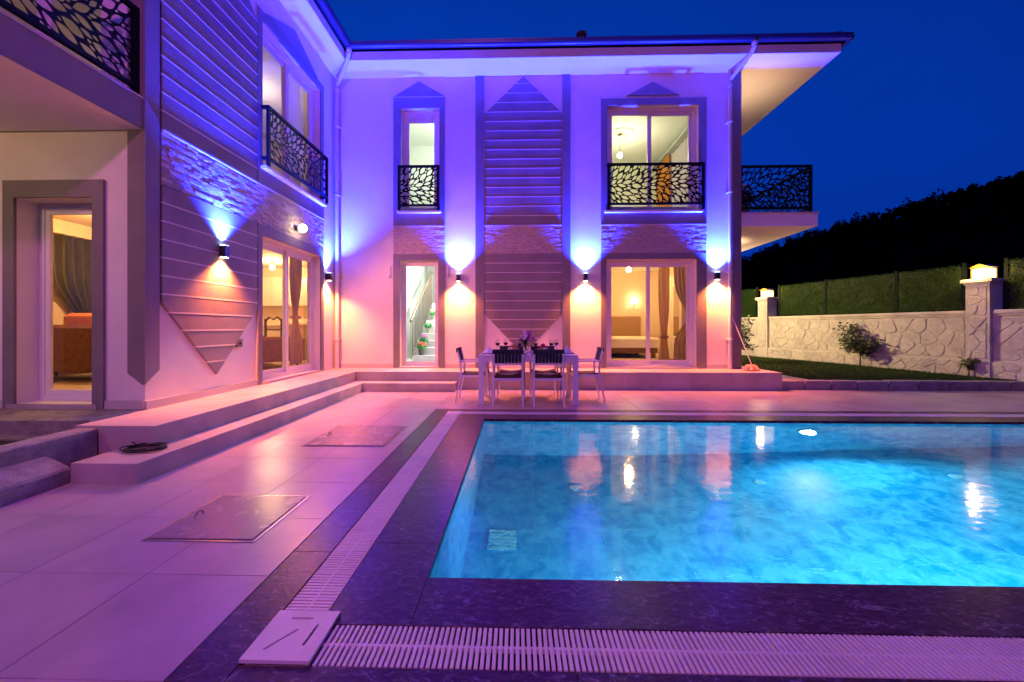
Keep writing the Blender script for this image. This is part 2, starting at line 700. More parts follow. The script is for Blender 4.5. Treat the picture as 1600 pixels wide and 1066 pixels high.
mx.inputs[7].default_value = (.36, .30, .36, 1)
L.new(mx.outputs[2], b.inputs['Base Color'])
bn = N.new('ShaderNodeTexNoise')
bn.inputs['Scale'].default_value = 45
bn.inputs['Detail'].default_value = 6
L.new(g.outputs['Position'], bn.inputs['Vector'])
bp = N.new('ShaderNodeBump')
bp.inputs['Strength'].default_value = .35
bp.inputs['Distance'].default_value = .004
L.new(bn.outputs[0], bp.inputs['Height'])
L.new(bp.outputs[0], b.inputs['Normal'])
M['marble'] = m

# pool tiles: watery blue, cloudy
m = mat('pool_tile', (.2, .6, .8), .25, 0, 4)
N, L = m.node_tree.nodes, m.node_tree.links
b = N['Principled BSDF']
g = N.new('ShaderNodeNewGeometry')
n1 = N.new('ShaderNodeTexNoise')
n1.inputs['Scale'].default_value = 6.5
n1.inputs['Detail'].default_value = 9
n1.inputs['Roughness'].default_value = .6
n1.inputs['Distortion'].default_value = .6
L.new(g.outputs['Position'], n1.inputs['Vector'])
cr = N.new('ShaderNodeValToRGB')
cr.color_ramp.elements[0].position = .38
cr.color_ramp.elements[0].color = (.003, .30, .58, 1)
cr.color_ramp.elements[1].position = .62
cr.color_ramp.elements[1].color = (.09, .52, .76, 1)
L.new(n1.outputs[0], cr.inputs[0])
L.new(cr.outputs[0], b.inputs['Base Color'])
M['pooltile'] = m
M['poolgrout'] = mat('pool_grout', (.20, .56, .72), .7)
M['poolwhite'] = mat('pool_fitting', (.30, .66, .72), .4)

# water
m = bpy.data.materials.new('pool_water')
m.use_nodes = True
N, L = m.node_tree.nodes, m.node_tree.links
N.remove(N['Principled BSDF'])
gl = N.new('ShaderNodeBsdfRefraction')
gl.inputs['IOR'].default_value = 1.333
gl.inputs['Roughness'].default_value = 0.0
gl.inputs['Color'].default_value = (.93, .98, 1, 1)
gs = N.new('ShaderNodeBsdfGlossy')
gs.inputs['Roughness'].default_value = .075
fr = N.new('ShaderNodeFresnel')
fr.inputs[0].default_value = 1.333
mw = N.new('ShaderNodeMixShader')
g = N.new('ShaderNodeNewGeometry')
mp = N.new('ShaderNodeMapping')
mp.inputs['Scale'].default_value = (1.0, 1.5, 1)
L.new(g.outputs['Position'], mp.inputs[0])
n1 = N.new('ShaderNodeTexNoise')
n1.inputs['Scale'].default_value = 9
n1.inputs['Detail'].default_value = 2.5
L.new(mp.outputs[0], n1.inputs['Vector'])
n2 = N.new('ShaderNodeTexNoise')
n2.inputs['Scale'].default_value = 1.6
n2.inputs['Detail'].default_value = 2
L.new(mp.outputs[0], n2.inputs['Vector'])
ad = N.new('ShaderNodeMath')
ad.operation = 'MULTIPLY_ADD'
ad.inputs[1].default_value = 2.2
L.new(n2.outputs[0], ad.inputs[0])
L.new(n1.outputs[0], ad.inputs[2])
bp = N.new('ShaderNodeBump')
bp.inputs['Strength'].default_value = .13
bp.inputs['Distance'].default_value = .012
L.new(ad.outputs[0], bp.inputs['Height'])
L.new(bp.outputs[0], gl.inputs['Normal'])
L.new(bp.outputs[0], gs.inputs['Normal'])
L.new(fr.outputs[0], mw.inputs[0])
L.new(gl.outputs[0], mw.inputs[1])
L.new(gs.outputs[0], mw.inputs[2])
L.new(mw.outputs[0], N['Material Output'].inputs[0])
M['water'] = m

# ------------------------------------------------------------------ main measures
XL, YF, YW = -3.88, 8.80, 4.24     # left wing's side wall, main facade, left wing's front wall
FLOOR = .34
TOP = 6.52
X_END = 4.66


def TF(u, d, z):       # facade: d goes into the building
    return (u, YF + d, z)


def TL(u, d, z):       # side wall of the left wing
    return (XL - d, u, z)


def TD(u, d, z):       # front wall of the left wing
    return (u, YW + d, z)


# =================================================================== SETTING: ground
PX0, PX1, PY0, PY1 = -.43, 8.6, 1.99, 5.45
gr = MB()
R = 1500
for (a, b_, c, d) in ((-R, R, -R, PY0 - .1), (-R, R, PY1 + .1, R), (-R, PX0 - .1, PY0 - .1, PY1 + .1), (PX1 + .1, R, PY0 - .1, PY1 + .1)):
    gr.add([(a, c, -.09), (b_, c, -.09), (b_, d, -.09), (a, d, -.09)], [(0, 1, 2, 3)])
gr.obj('ground', M['ground'], kind='structure')

# hill far behind on the right
hx = [-400, 0, 40, 75, 97, 115, 140, 163, 187, 230, 300, 420, 700]
hz = [4, 6, 14, 27, 34, 39, 45, 51, 58, 68, 78, 80, 60]


def hill_z(x, y):
    h = float(np.interp(x, hx, hz))
    t = min(1, max(0, (y - 45) / 105))
    t = t * t * (3 - 2 * t)
    back = max(0, (y - 150) / 250)
    return -1 + (h - 5) * t + 3 * math.sin(x * .021 + y * .03) * t - 12 * back


hv, hf = [], []
NX, NY = 70, 24
for j in range(NY):
    for i in range(NX):
        x = -400 + 1100 * i / (NX - 1)
        y = 40 + 300 * (j / (NY - 1)) ** 1.4
        hv.append((x, y, hill_z(x, y)))
for j in range(NY - 1):
    for i in range(NX - 1):
        a = j * NX + i
        hf.append((a, a + 1, a + 1 + NX, a + NX))
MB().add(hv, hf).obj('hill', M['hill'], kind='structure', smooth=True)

# far wood on the hill: reads as one mass
wd = MB()
for t in range(1500):
    if t < 760:
        y = random.uniform(138, 156)
        x = random.uniform(60, 330)
    else:
        y = random.uniform(60, 138)
        x = random.uniform(30, 60 + y * 1.6)
    z = hill_z(x, y)
    hgt = random.uniform(2.4, 4.6) * (1 if random.random() > .12 else 1.35)
    rad = hgt * random.uniform(.35, .6)
    for q in range(46 if t < 760 else 14):
        k = random.random() ** .8
        a = random.uniform(0, 2 * PI)
        rr = rad * (1 - k) ** .6 * random.uniform(.4, 1.05) + .1
        c = Vector((x + rr * math.cos(a), y + rr * math.sin(a), z + hgt * (.12 + .88 * k)))
        s_ = random.uniform(.3, .7) * (1.25 - k * .7)
        n_ = Vector((random.gauss(0, 1), random.gauss(0, 1), random.gauss(0, 1))).normalized()
        u_ = n_.orthogonal().normalized() * s_
        w_ = n_.cross(u_)
        wd.add([c - u_, c + w_ * .8, c + u_, c - w_ * .8], [(0, 1, 2, 3)])
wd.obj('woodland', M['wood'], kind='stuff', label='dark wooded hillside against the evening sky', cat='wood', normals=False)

# =================================================================== patio
patio = MB()
# mortar bed with a hole for pool and coping
for (a, b_, c, d) in ((-4.4, 13.5, -1.2, 1.25), (-4.4, -1.2, 1.25, 8.12), (-1.2, 13.5, 6.1, 8.14), (9.35, 13.5, 1.25, 6.1)):
    patio.box(a, b_, c, d, -.08, -.006)
patio = patio.obj('patio', M['grout'], kind='structure')
HATCH = [(-2.11, -1.465, 2.28, 2.92), (-2.18, -1.325, 4.14, 5.02)]
tile_cache = {}


def tile(x0, x1, y0, y1):
    if x1 - x0 < .03 or y1 - y0 < .03:
        return
    w, h = round(x1 - x0, 3), round(y1 - y0, 3)
    if (w, h) not in tile_cache:
        tile_cache[(w, h)] = MB().bbox(0, w, 0, h, -.012, 0, .0015).mesh('tile', M['tile'])
    link_mesh('tile', tile_cache[(w, h)], patio, (x0, y0, random.uniform(-.0006, .0006)))


GAP = .0015
xs = [-1.20 - .6 * k for k in range(0, 6)]
ys = [1.98 + .6 * k for k in range(-5, 11)]
ys = [y for y in ys if y < 8.1] + [8.07]
for i in range(5):
    for j in range(len(ys) - 1):
        tile(xs[i + 1] + GAP, xs[i] - GAP, ys[j] + GAP, ys[j + 1] - GAP)
xr = [-1.20 + .6 * k for k in range(0, 25)]
for i in range(len(xr) - 1):
    for (a, b_) in ((6.10, 6.78), (6.78, 7.38), (7.38, 7.98), (7.98, 8.12)):
        tile(xr[i] + GAP, xr[i + 1] - GAP, a + GAP, b_ - GAP)
    for (a, b_) in ((-1.02, -.42), (-.42, .18), (.18, .78), (.78, 1.25)):
        if xr[i + 1] < 7:
            tile(xr[i] + GAP, xr[i + 1] - GAP, a + GAP, b_ - GAP)

# =================================================================== pool
# coping of dark marble round the pool: slabs
cop = MB().box(-1.2, PX0 - .02, 1.25, 6.10, -.085, -.03).box(PX0 - .02, 9.35, 1.25, PY0 - .02, -.085, -.03)
cop.box(PX0 - .02, 9.35, PY1 + .02, 6.10, -.085, -.03).box(PX1 + .02, 9.35, PY0 - .02, PY1 + .02, -.085, -.03)
cop = cop.obj('pool_surround', M['grout'], kind='structure')


def slab(x0, x1, y0, y1, dz=0):
    MB().bbox(x0 + .001, x1 - .001, y0 + .001, y1 - .001, -.03, dz, .002).obj('marble_slab', M['marble'], cop)


GY0, GY1 = 1.458, 1.665      # near grate
GX0, GX1 = -.992, -.795      # left grate
FY0, FY1 = 5.755, 5.945      # far grate
y = GY1
ls = [GY1, 2.3, 3.25, 4.2, 5.15, FY0]
for a, b_ in zip(ls[:-1], ls[1:]):
    slab(GX1, PX0, a, b_)
for a, b_ in zip([1.25, 2.2, 3.2, 4.2, 5.2], [2.2, 3.2, 4.2, 5.2, 6.1]):
    slab(-1.198, GX0, a, b_)
x = PX0
while x < 9.2:
    x2 = min(x + 1.2, 9.34)
    slab(x, x2, GY1, PY0)
    slab(x, x2, PY1, FY0)
    x = x2
x = GX0
while x < 9.2:
    x2 = min(x + 1.2, 9.34)
    slab(x, x2, 1.252, GY0)
    slab(x, x2, FY1, 6.098)
    x = x2
slab(GX1, PX0, FY0 - .001, FY0)
slab(PX1, 9.34, PY0 + .1, PY1)

# drainage grates
PITCH = .0213
slat_y = MB().bbox(-.0068, .0068, 0, GY1 - GY0 - .008, -.022, 0, .0015).mesh('slat', M['slat'])
slat_x = MB().bbox(0, GX1 - GX0 - .008, -.0068, .0068, -.022, 0, .0015).mesh('slat', M['slat'])
g1 = thing('drain_grate', 'white slatted drain strip along the near pool edge', 'drain grate', (-.73, GY0, 0), group='white slatted drain strips around the pool')
MB().box(-.735, 9.3, GY0, GY1, -.029, -.024).obj('channel', M['channel'], g1)
MB().box(-.735, 9.3, (GY0 + GY1) / 2 - .006, (GY0 + GY1) / 2 + .006, -.02, -.0015).obj('rib', M['slat'], g1)
k = 0
rest = MB()
x = -.722
while x < 9.25:
    if x < 2.35:
        link_mesh('slat', slat_y, g1, (x, GY0 + .004, random.uniform(-.0006, .0006)), (0, 0, random.uniform(-.004, .004)))
    else:
        rest.box(x - .0068, x + .0068, GY0 + .004, GY1 - .004, -.022, 0)
    x += PITCH
rest.obj('slats', M['slat'], g1, kind='stuff')

g2 = thing('drain_grate', 'white slatted drain strip running from the corner plate towards the house', 'drain grate', (GX0, 1.72, 0), group='white slatted drain strips around the pool')
MB().box(GX0, GX1, 1.72, FY1, -.029, -.024).obj('channel', M['channel'], g2)
MB().box((GX0 + GX1) / 2 - .006, (GX0 + GX1) / 2 + .006, 1.72, FY0, -.02, -.0015).obj('rib', M['slat'], g2)
rest = MB()
y = 1.732
while y < FY0 - .01:
    if y < 3.9:
        link_mesh('slat', slat_x, g2, (GX0 + .004, y, random.uniform(-.0006, .0006)), (0, 0, random.uniform(-.004, .004)))
    else:
        rest.box(GX0 + .004, GX1 - .004, y - .0068, y + .0068, -.022, 0)
    y += PITCH
rest.obj('slats', M['slat'], g2, kind='stuff')
MB().bbox(GX0 + .002, GX1 + .02, FY0, FY1 - .002, -.022, .002, .002).obj('corner_plate', M['slat'], g2)

g3 = thing('drain_grate', 'white slatted drain strip between the pool and the dining table', 'drain grate', (GX1, FY0, 0), group='white slatted drain strips around the pool')
MB().box(GX1 + .022, 9.3, FY0, FY1, -.029, -.024).obj('channel', M['channel'], g3)
MB().box(GX1 + .022, 9.3, (FY0 + FY1) / 2 - .006, (FY0 + FY1) / 2 + .006, -.02, -.0015).obj('rib', M['slat'], g3)
rest = MB()
x = GX1 + .035
while x < 9.25:
    rest.box(x - .0068, x + .0068, FY0 + .004, FY1 - .004, -.022, 0)
    x += PITCH
rest.obj('slats', M['slat'], g3, kind='stuff')

# corner plate: a white lid with three slots, a little lifted
cp = thing('corner_lid', 'white square plastic lid with three slots at the near corner of the drain', 'drain lid', (-.865, 1.59, 0))
x0, x1, y0, y1 = -.992, -.737, 1.458, 1.718
outer = [(x0, y0), (x1, y0), (x1, y1), (x0, y1)]


def slot(cx, cy, L_, w, a):
    out = []
    for i in range(12):
        t = 2 * PI * i / 12
        px = math.cos(t) * w / 2 + (L_ / 2 if math.cos(t) > 0 else -L_ / 2)
        py = math.sin(t) * w / 2
        out.append((cx + px * math.cos(a) - py * math.sin(a), cy + px * math.sin(a) + py * math.cos(a)))
    return out


slots = [slot(-.872, 1.672, .075, .013, 0), slot(-.795, 1.585, .10, .012, 1.52), slot(-.895, 1.560, .12, .011, .95)]


def plate_with_holes(outer, holes, z0, z1, T=lambda a, b, c: (a, b, c)):
    """flat plate with real holes, thick from z0 to z1"""
    vs, es = [], []
    for lp in [outer] + holes:
        b0 = len(vs)
        vs += [Vector(p) for p in lp]
        es += [(b0 + i, b0 + (i + 1) % len(lp)) for i in range(len(lp))]
    ov, oe, of, *_ = delaunay_2d_cdt(vs, es, [], 0, 1e-6)
    P = [np.array(h) for h in holes]
    bb = [(h[:, 0].min(), h[:, 0].max(), h[:, 1].min(), h[:, 1].max()) for h in P]

    def inside(c):
        for h, q in zip(P, bb):
            if not (q[0] <= c[0] <= q[1] and q[2] <= c[1] <= q[3]):
                continue
            x_, y_ = h[:, 0], h[:, 1]
            xn, yn = np.roll(x_, -1), np.roll(y_, -1)
            cond = (y_ > c[1]) != (yn > c[1])
            with np.errstate(divide='ignore', invalid='ignore'):
                xi = (xn - x_) * (c[1] - y_) / (yn - y_) + x_
            if (np.count_nonzero(cond & (c[0] < xi)) % 2) == 1:
                return True
        return False
    mbx = MB()
    n = len(ov)
    V = [T(p[0], p[1], z1) for p in ov] + [T(p[0], p[1], z0) for p in ov]
    F = []
    edge = {}
    for f in of:
        c = (sum(ov[i][0] for i in f) / len(f), sum(ov[i][1] for i in f) / len(f))
        if inside(c):
            continue
        F.append(tuple(f))
        F.append(tuple(n + i for i in reversed(f)))
        for i in range(len(f)):
            e = (f[i], f[(i + 1) % len(f)])
            edge[e] = 1
    for (a, b_) in list(edge):
        if (b_, a) not in edge:
            F.append((b_, a, n + a, n + b_))
    mbx.add(V, F)
    return mbx


pl = plate_with_holes(outer, slots, .003, .016)
pl.obj('plate', M['slat'], cp)
MB().box(x0 + .012, x1 - .012, y0 + .012, y1 - .012, -.029, -.012).obj('recess', M['slat'], cp)

# basin
PD = -1.42
basin = MB()
basin.box(PX0 - .15, PX0 - .002, PY0 - .15, PY1 + .15, PD - .2, -.03)
basin.box(PX1 + .002, PX1 + .15, PY0 - .15, PY1 + .15, PD - .2, -.03)
basin.box(PX0 - .012, PX1 + .012, PY0 - .15, PY0 - .002, PD - .2, -.03)
basin.box(PX0 - .012, PX1 + .012, PY1 + .002, PY1 + .15, PD - .2, -.03)
basin.box(PX0 - .012, PX1 + .012, PY0 - .012, PY1 + .012, PD - .2, PD - .002)
basin = basin.obj('pool_basin', M['poolgrout'], kind='structure')


def share(name, key, mk, cache={}):
    if key not in cache:
        cache[key] = mk().mesh(name, M['pooltile'])
    return cache[key]


TW, TH = .60, .60
nx = int(math.ceil((PX1 - PX0) / TW))
ny = int(math.ceil((PY1 - PY0) / TH))
g_ = .003
for i in range(nx):
    xa = PX0 + i * TW
    xb = min(xa + TW, PX1)
    w = round(xb - xa - 2 * g_, 4)
    for j in range(ny):
        ya = PY0 + j * TH
        yb = min(ya + TH, PY1)
        h = round(yb - ya - 2 * g_, 4)
        me = share('pool_tile', ('f', w, h), lambda: MB().box(0, w, 0, h, -.012, 0))
        link_mesh('pool_tile', me, basin, (xa + g_, ya + g_, PD))
    # walls in the long direction: one course of tall tiles (as seen through the water) cut in two rows
    for (za, zb) in ((PD, -.70), (-.70, -.03)):
        h = round(zb - za - g_, 4)
        me = share('pool_tile', ('w', w, h), lambda: MB().box(0, w, 0, .012, 0, h))
        link_mesh('pool_tile', me, basin, (xa + g_, PY1, za))
        link_mesh('pool_tile', me, basin, (xa + g_, PY0 - .012, za))
for j in range(ny):
    ya = PY0 + j * TH
    yb = min(ya + TH, PY1)
    w = round(yb - ya - 2 * g_, 4)
    for (za, zb) in ((PD, -.70), (-.70, -.03)):
        h = round(zb - za - g_, 4)
        me = share('pool_tile', ('e', w, h), lambda: MB().box(0, .012, 0, w, 0, h))
        link_mesh('pool_tile', me, basin, (PX0 - .012, ya + g_, za))
        link_mesh('pool_tile', me, basin, (PX1, ya + g_, za))
# water sheet
wm = MB().add([(PX0 - .01, PY0 - .01, -.034), (PX1 + .01, PY0 - .01, -.034), (PX1 + .01, PY1 + .01, -.034), (PX0 - .01, PY1 + .01, -.034)], [(0, 1, 2, 3)])
wm.obj('water', M['water'], kind='structure')

# pool fittings
fl = thing('floor_drain', 'square white slotted drain on the pool floor', 'pool drain', (.02, 2.35, PD))
d0x, d0y = -.13, 3.66
MB().box(d0x - .13, d0x + .13, d0y - .15, d0y + .15, PD, PD + .012).obj('frame', M['pooltile'], fl)
for k in range(6):
    yy = d0y - .125 + k * .05
    MB().box(d0x - .12, d0x + .12, yy - .014, yy + .014, PD + .012, PD + .022).obj('bar', M['poolwhite'], fl)
for (ix, iy, lab) in ((.63, 4.58, 'small white round pool inlet nearest the left pool wall'), (2.64, 4.59, 'small white round pool inlet on the floor in the middle of the pool'),
                      (4.69, 4.57, 'small white round pool inlet farthest right on the floor')):
    t = thing('pool_inlet', lab, 'pool inlet', (ix, iy, PD), group='round white inlets on the pool floor')
    MB().lathe([(.06, 0), (.06, .012), (.045, .02), (.02, .02)], (ix, iy, PD), 16).obj('cover', M['poolwhite'], t)
    MB().lathe([(.018, .02), (.018, .026), (0.0, .027)], (ix, iy, PD), 10).obj('nozzle', M['poolgrout'], t)


def pool_lamp(x, y, face, label, power):
    """round lamp on a pool wall; face=-1 looks towards the camera"""
    t = thing('pool_lamp', label, 'pool lamp', (x, y, -.5), group='round underwater lamps in the pool walls')
    yy = y + face * .0

    def TP(a, d, z):
        return (x + a, y + face * d, -.48 + z)
    n = 20
    ring, lens = MB(TP), MB(TP)
    for (mbb, r0, r1, d0, d1) in ((ring, .085, .115, .0, .03),):
        vs, fs = [], []
        for i in range(n):
            a = 2 * PI * i / n
            for r, d in ((r1, d0), (r1, d1), (r0, d1), (r0, d0)):
                vs.append((r * math.cos(a), d, r * math.sin(a)))
        for i in range(n):
            for k in range(3):
                fs.append((4 * i + k, 4 * ((i + 1) % n) + k, 4 * ((i + 1) % n) + k + 1, 4 * i + k + 1))
        mbb.add(vs, fs)
    ring.obj('rim', M['poolwhite'], t)
    lens.add([(.085 * math.cos(2 * PI * i / n), .018, .085 * math.sin(2 * PI * i / n)) for i in range(n)], [tuple(range(n))])
    lens.obj('lens', M['glow_pool'], t)
    rot = (-PI / 2 * 1.0, 0, 0) if face < 0 else (PI / 2, 0, 0)
    light('pool_light', 'SPOT', (x, y + face * .06, -.48), power * .78, (.42, .84, 1.0), t, rot, .08, 165, .5)


pool_lamp(3.70, PY1 - .001, -1, 'round bright underwater lamp in the far pool wall', 265)
pool_lamp(7.0, PY1 - .001, -1, 'round underwater lamp in the far pool wall beyond the right edge', 330)
pool_lamp(3.1, PY0 + .001, 1, 'round underwater lamp in the near pool wall hidden below the coping', 330)
pool_lamp(1.3, PY0 + .001, 1, 'round underwater lamp in the near pool wall close to the corner', 170)

# =================================================================== steps along the house
def stepslabs(name, label, cells, z0, z1, T=None):
    """a step made of several slabs"""
    t = tag(bpy.data.objects.new(name, None), label)
    return t


terr = bpy.data.objects.new('terrace_steps', None)
COL.objects.link(terr)
tag(terr, 'two low tiled steps running along the left wing and the facade', 'steps')
# lower step
low = MB()
YA, YB = 3.10, 7.72
yy = YA
while yy < YB - .05:
    y2 = min(yy + 1.2, YB)
    MB().bbox(-3.42, -2.90, yy + .0012, y2 - .0012, -.004, .160, .003).obj('tread', M['step'], terr)
    yy = y2
xx = -2.90
MB().bbox(-3.42, -2.90, YB + .001, 8.10, -.004, .160, .003).obj('tread', M['step'], terr)
while xx < -1.17:
    x2 = min(xx + .87, -1.16)
    MB().bbox(xx + .0012, x2 - .0012, YB, 8.10, -.004, .160, .003).obj('tread', M['step'], terr)
    xx = x2
# upper step / plinth
yy = 3.55
while yy < 8.0:
    y2 = min(yy + 1.2, 8.06)
    MB().bbox(XL, -3.16, yy + .0012, y2 - .0012, -.003, FLOOR, .003).obj('platform_slab', M['step'], terr)
    yy = y2
xx = XL
while xx < 5.04:
    x2 = min(xx + 1.2, 5.05)
    MB().bbox(xx + .0012, x2 - .0012, 8.062, YF + .02, -.003, FLOOR, .003).obj('platform_slab', M['step'], terr)
    xx = x2
yy = YF + .022
while yy < 13.9:
    MB().bbox(X_END, 5.05, yy, yy + 1.2, -.003, FLOOR, .003).obj('platform_slab', M['step'], terr)
    yy += 1.2
# porch landing in front of the left door
MB().bbox(-8, XL - .002, 3.68, YW, .05, .352, .004).obj('porch_slab', M['concrete'], terr)
MB().box(-8, XL + .03, 3.56, 3.679, .05, .215).obj('porch_riser', M['concrete'], terr)
# skirting along the walls
MB().box(XL + .001, XL + .02, 4.24, 6.09, FLOOR, .43).obj('skirting', M['band'], terr)
for (a, b_) in ((XL, -2.635), (-1.525, -.885), (1.125, 1.755), (3.955, 4.465)):
    MB().box(a, b_, YF - .02, YF - .001, FLOOR, .43).obj('skirting', M['band'], terr)
MB().box(-7.5, -5.385, YW - .02, YW - .001, .352, .44).obj('skirting', M['band'], terr)
MB().box(-4.295, XL + .0, YW - .02, YW - .001, .352, .44).obj('skirting', M['band'], terr)

# rough kerbs to the lower left
kb = thing('concrete_kerb', 'rough rounded concrete kerbs stepping up at the left of the patio', 'kerb', (-3.45, 2.6, 0))
random.seed(3)


def rough_prism(poly, y0, y1, n=10, amp=.006):
    mbx = MB()
    m_ = len(poly)
    for j in range(n + 1):
        yy_ = y0 + (y1 - y0) * j / n
        for (a, b2) in poly:
            mbx.v.append((a + random.uniform(-amp, amp), yy_, b2 + random.uniform(-amp, amp)))
    for j in range(n):
        for i in range(m_):
            mbx.f.append((j * m_ + i, j * m_ + (i + 1) % m_, (j + 1) * m_ + (i + 1) % m_, (j + 1) * m_ + i))
    mbx.f.append(tuple(range(m_)))
    mbx.f.append(tuple(n * m_ + i for i in range(m_)))
    return mbx


for (a, b_) in ((-.9, .55), (.56, 1.85), (1.86, 3.12)):
    rough_prism([(-3.44, -.02), (-3.44, .105), (-3.452, .125), (-3.56, .178), (-3.645, .205), (-3.655, .203), (-3.655, -.02)], a, b_, 14, .0022).obj('kerb_block', M['concrete'], kb)
for (a, b_) in ((-.9, 1.1), (1.11, 2.62), (2.63, 3.53)):
    rough_prism([(-3.657, -.02), (-3.657, .27), (-3.660, .312), (-3.672, .324), (-3.82, .328), (-3.84, .315), (-3.84, -.02)], a, b_, 14, .0022).obj('kerb_block', M['concrete'], kb)
# ribbed mat
mt = thing('doormat', 'dark ribbed mat lying below the porch landing', 'doormat', (-5.2, 3.1, .2))
MB().box(-8, -3.845, -.9, 3.555, .0, .198).obj('mat_bed', M['concrete'], mt)
bars = MB()
for k in range(34):
    yy = 2.3 + k * .036
    bars.box(-6.8, -3.95, yy, yy + .020, .198, .215)
bars.obj('ribs', M['doormat'], mt, kind='stuff')

# =================================================================== hatches
for i, (a, b_, c, d) in enumerate(HATCH):
    t = thing('hatch_cover', ('square metal hatch cover with a lamp glint, nearer to the camera' if i == 0 else 'square metal hatch cover farther back, beside the steps'),
              'hatch cover', ((a + b_) / 2, (c + d) / 2, 0), group='metal hatch covers in the patio')
    MB().bbox(a, b_, c, d, -.001, .005, .002).obj('rim', M['metal2'], t)
    MB().bbox(a + .022, b_ - .022, c + .022, d - .022, .0055, .011, .002).obj('lid', M['metal'], t)
    hx_, hy_ = a + .10, (c + d) / 2 - .02
    MB().tube([(hx_ - .03 * 0, hy_ + .035 * math.cos(q), .011 + .03 * math.sin(q)) for q in [PI * k / 8 for k in range(9)]], .004, 6).obj('handle', M['socket'], t, smooth=True)

# coiled cable on the lower step
pts = []
for k in range(150):
    a = k * 2 * PI / 24
    r_ = .125 + .02 * math.sin(k * .7) + .012 * math.sin(k * .13)
    pts.append((-3.17 + r_ * math.cos(a) * 1.15, 3.46 + r_ * math.sin(a) * .8, .168 + .004 * (k / 24) + .003 * math.sin(k)))
pts += [(-3.30, 3.52, .18), (-3.34, 3.54, .2), (-3.38, 3.56, .19)]
MB().tube(pts, .0055, 6).obj('cable_coil', M['cable'], smooth=True, label='black cable lying coiled on the end of the lower step', cat='cable')

# =================================================================== VILLA
villa = thing('villa', 'two-storey L-shaped villa with white plaster, grey panels and blue wall lighting', 'villa', (0, YF, 0))


def wall_holes(T, u0, u1, z0, z1, d0, d1, holes):
    us = sorted({u0, u1} | {h[0] for h in holes} | {h[1] for h in holes})
    zs = sorted({z0, z1} | {h[2] for h in holes} | {h[3] for h in holes})
    us = [u for u in us if u0 <= u <= u1]
    zs = [z for z in zs if z0 <= z <= z1]
    mb = MB(T)
    solid = {}
    for i in range(len(us) - 1):
        for j in range(len(zs) - 1):
            uc, zc = (us[i] + us[i + 1]) / 2, (zs[j] + zs[j + 1]) / 2
            solid[(i, j)] = not any(h[0] < uc < h[1] and h[2] < zc < h[3] for h in holes)
    for (i, j), s in solid.items():
        if not s:
            continue
        a, b2, c, d = us[i], us[i + 1], zs[j], zs[j + 1]
        mb.add([(a, d0, c), (b2, d0, c), (b2, d0, d), (a, d0, d)], [(0, 1, 2, 3)])
        mb.add([(a, d1, c), (b2, d1, c), (b2, d1, d), (a, d1, d)], [(3, 2, 1, 0)])
        for (di, dj, q) in ((-1, 0, [(a, d0, c), (a, d0, d), (a, d1, d), (a, d1, c)]), (1, 0, [(b2, d0, c), (b2, d1, c), (b2, d1, d), (b2, d0, d)]),
                            (0, -1, [(a, d0, c), (a, d1, c), (b2, d1, c), (b2, d0, c)]), (0, 1, [(a, d0, d), (b2, d0, d), (b2, d1, d), (a, d1, d)])):
            if not solid.get((i + di, j + dj), False):
                mb.add(q, [(0, 1, 2, 3)])
    return mb


S1U, S1D = (-2.47, -1.645, 3.66, 5.86), (-2.49, -1.67, .37, 2.625)
S2U, S2D = (1.885, 3.79, 3.64, 5.86), (1.872, 3.75, .37, 2.63)
LU, LD = (6.20, 8.09, 3.64, 5.86), (6.20, 8.09, .37, 2.60)
FD = (-5.26, -4.42, .40, 2.56)
wall_holes(TF, XL - .3, X_END, .05, TOP, 0, .25, [S1U, S1D, S2U, S2D]).obj('wall', M['plaster'], villa)
wall_holes(TL, YW, YF, .05, TOP, 0, .25, [LU, LD]).obj('wall', M['plaster'], villa)
FU = (-5.9, -4.35, 3.60, 5.9)
wall_holes(TD, -8.5, XL - .25, .05, TOP, 0, .25, [FD, FU]).obj('wall', M['plaster'], villa)
SW = (9.75, 12.1, 3.62, 5.9)   # balcony door in the right side wall


def TR(u, d, z):
    return (X_END - d, u, z)


wall_holes(TR, YF + .25, 14.2, .05, TOP, 0, .25, [SW]).obj('wall', M['plaster'], villa)
MB().box(-8.5, X_END - .25, 14.0, 14.2, .05, TOP).obj('wall', M['plaster'], villa)
MB().box(-8.7, -8.5, YW, 14.2, .05, TOP).obj('wall', M['plaster'], villa)


def surround(T, u0, u1, z0, z1, holes, name='surround', th=.03, gap=None):
    zs = [(z0, gap[0]), (gap[1], z1)] if gap else [(z0, z1)]
    for (a, b2) in zs:
        wall_holes(T, u0, u1, a, b2, -th, -.001, [h for h in holes if h[2] < b2 and h[3] > a]).obj(name, M['grey'], villa)


BZ0, BZ1 = 2.76, 3.34
surround(TF, -2.63, -1.53, FLOOR, 6.08, [S1U, S1D], gap=(BZ0, BZ1))
surround(TF, 1.76, 3.95, FLOOR, 6.00, [S2U, S2D], gap=(BZ0, BZ1))
surround(TL, 6.09, 8.20, FLOOR, 6.00, [LU, LD], gap=(BZ0, BZ1))
surround(TD, -5.38, -4.30, .353, 2.74, [FD])
# gable triangles
MB(TF).prism([(-2.63, 6.10), (-1.53, 6.10), (-2.08, 6.42)], -.03, -.001).obj('gable_panel', M['grey'], villa)
MB(TF).prism([(2.30, 6.06), (3.39, 6.06), (2.845, 6.34)], -.03, -.001).obj('gable_panel', M['grey'], villa)
MB(TL).prism([(6.28, 6.02), (7.95, 6.02), (7.12, 6.36)], -.03, -.001).obj('gable_panel', M['grey'], villa)
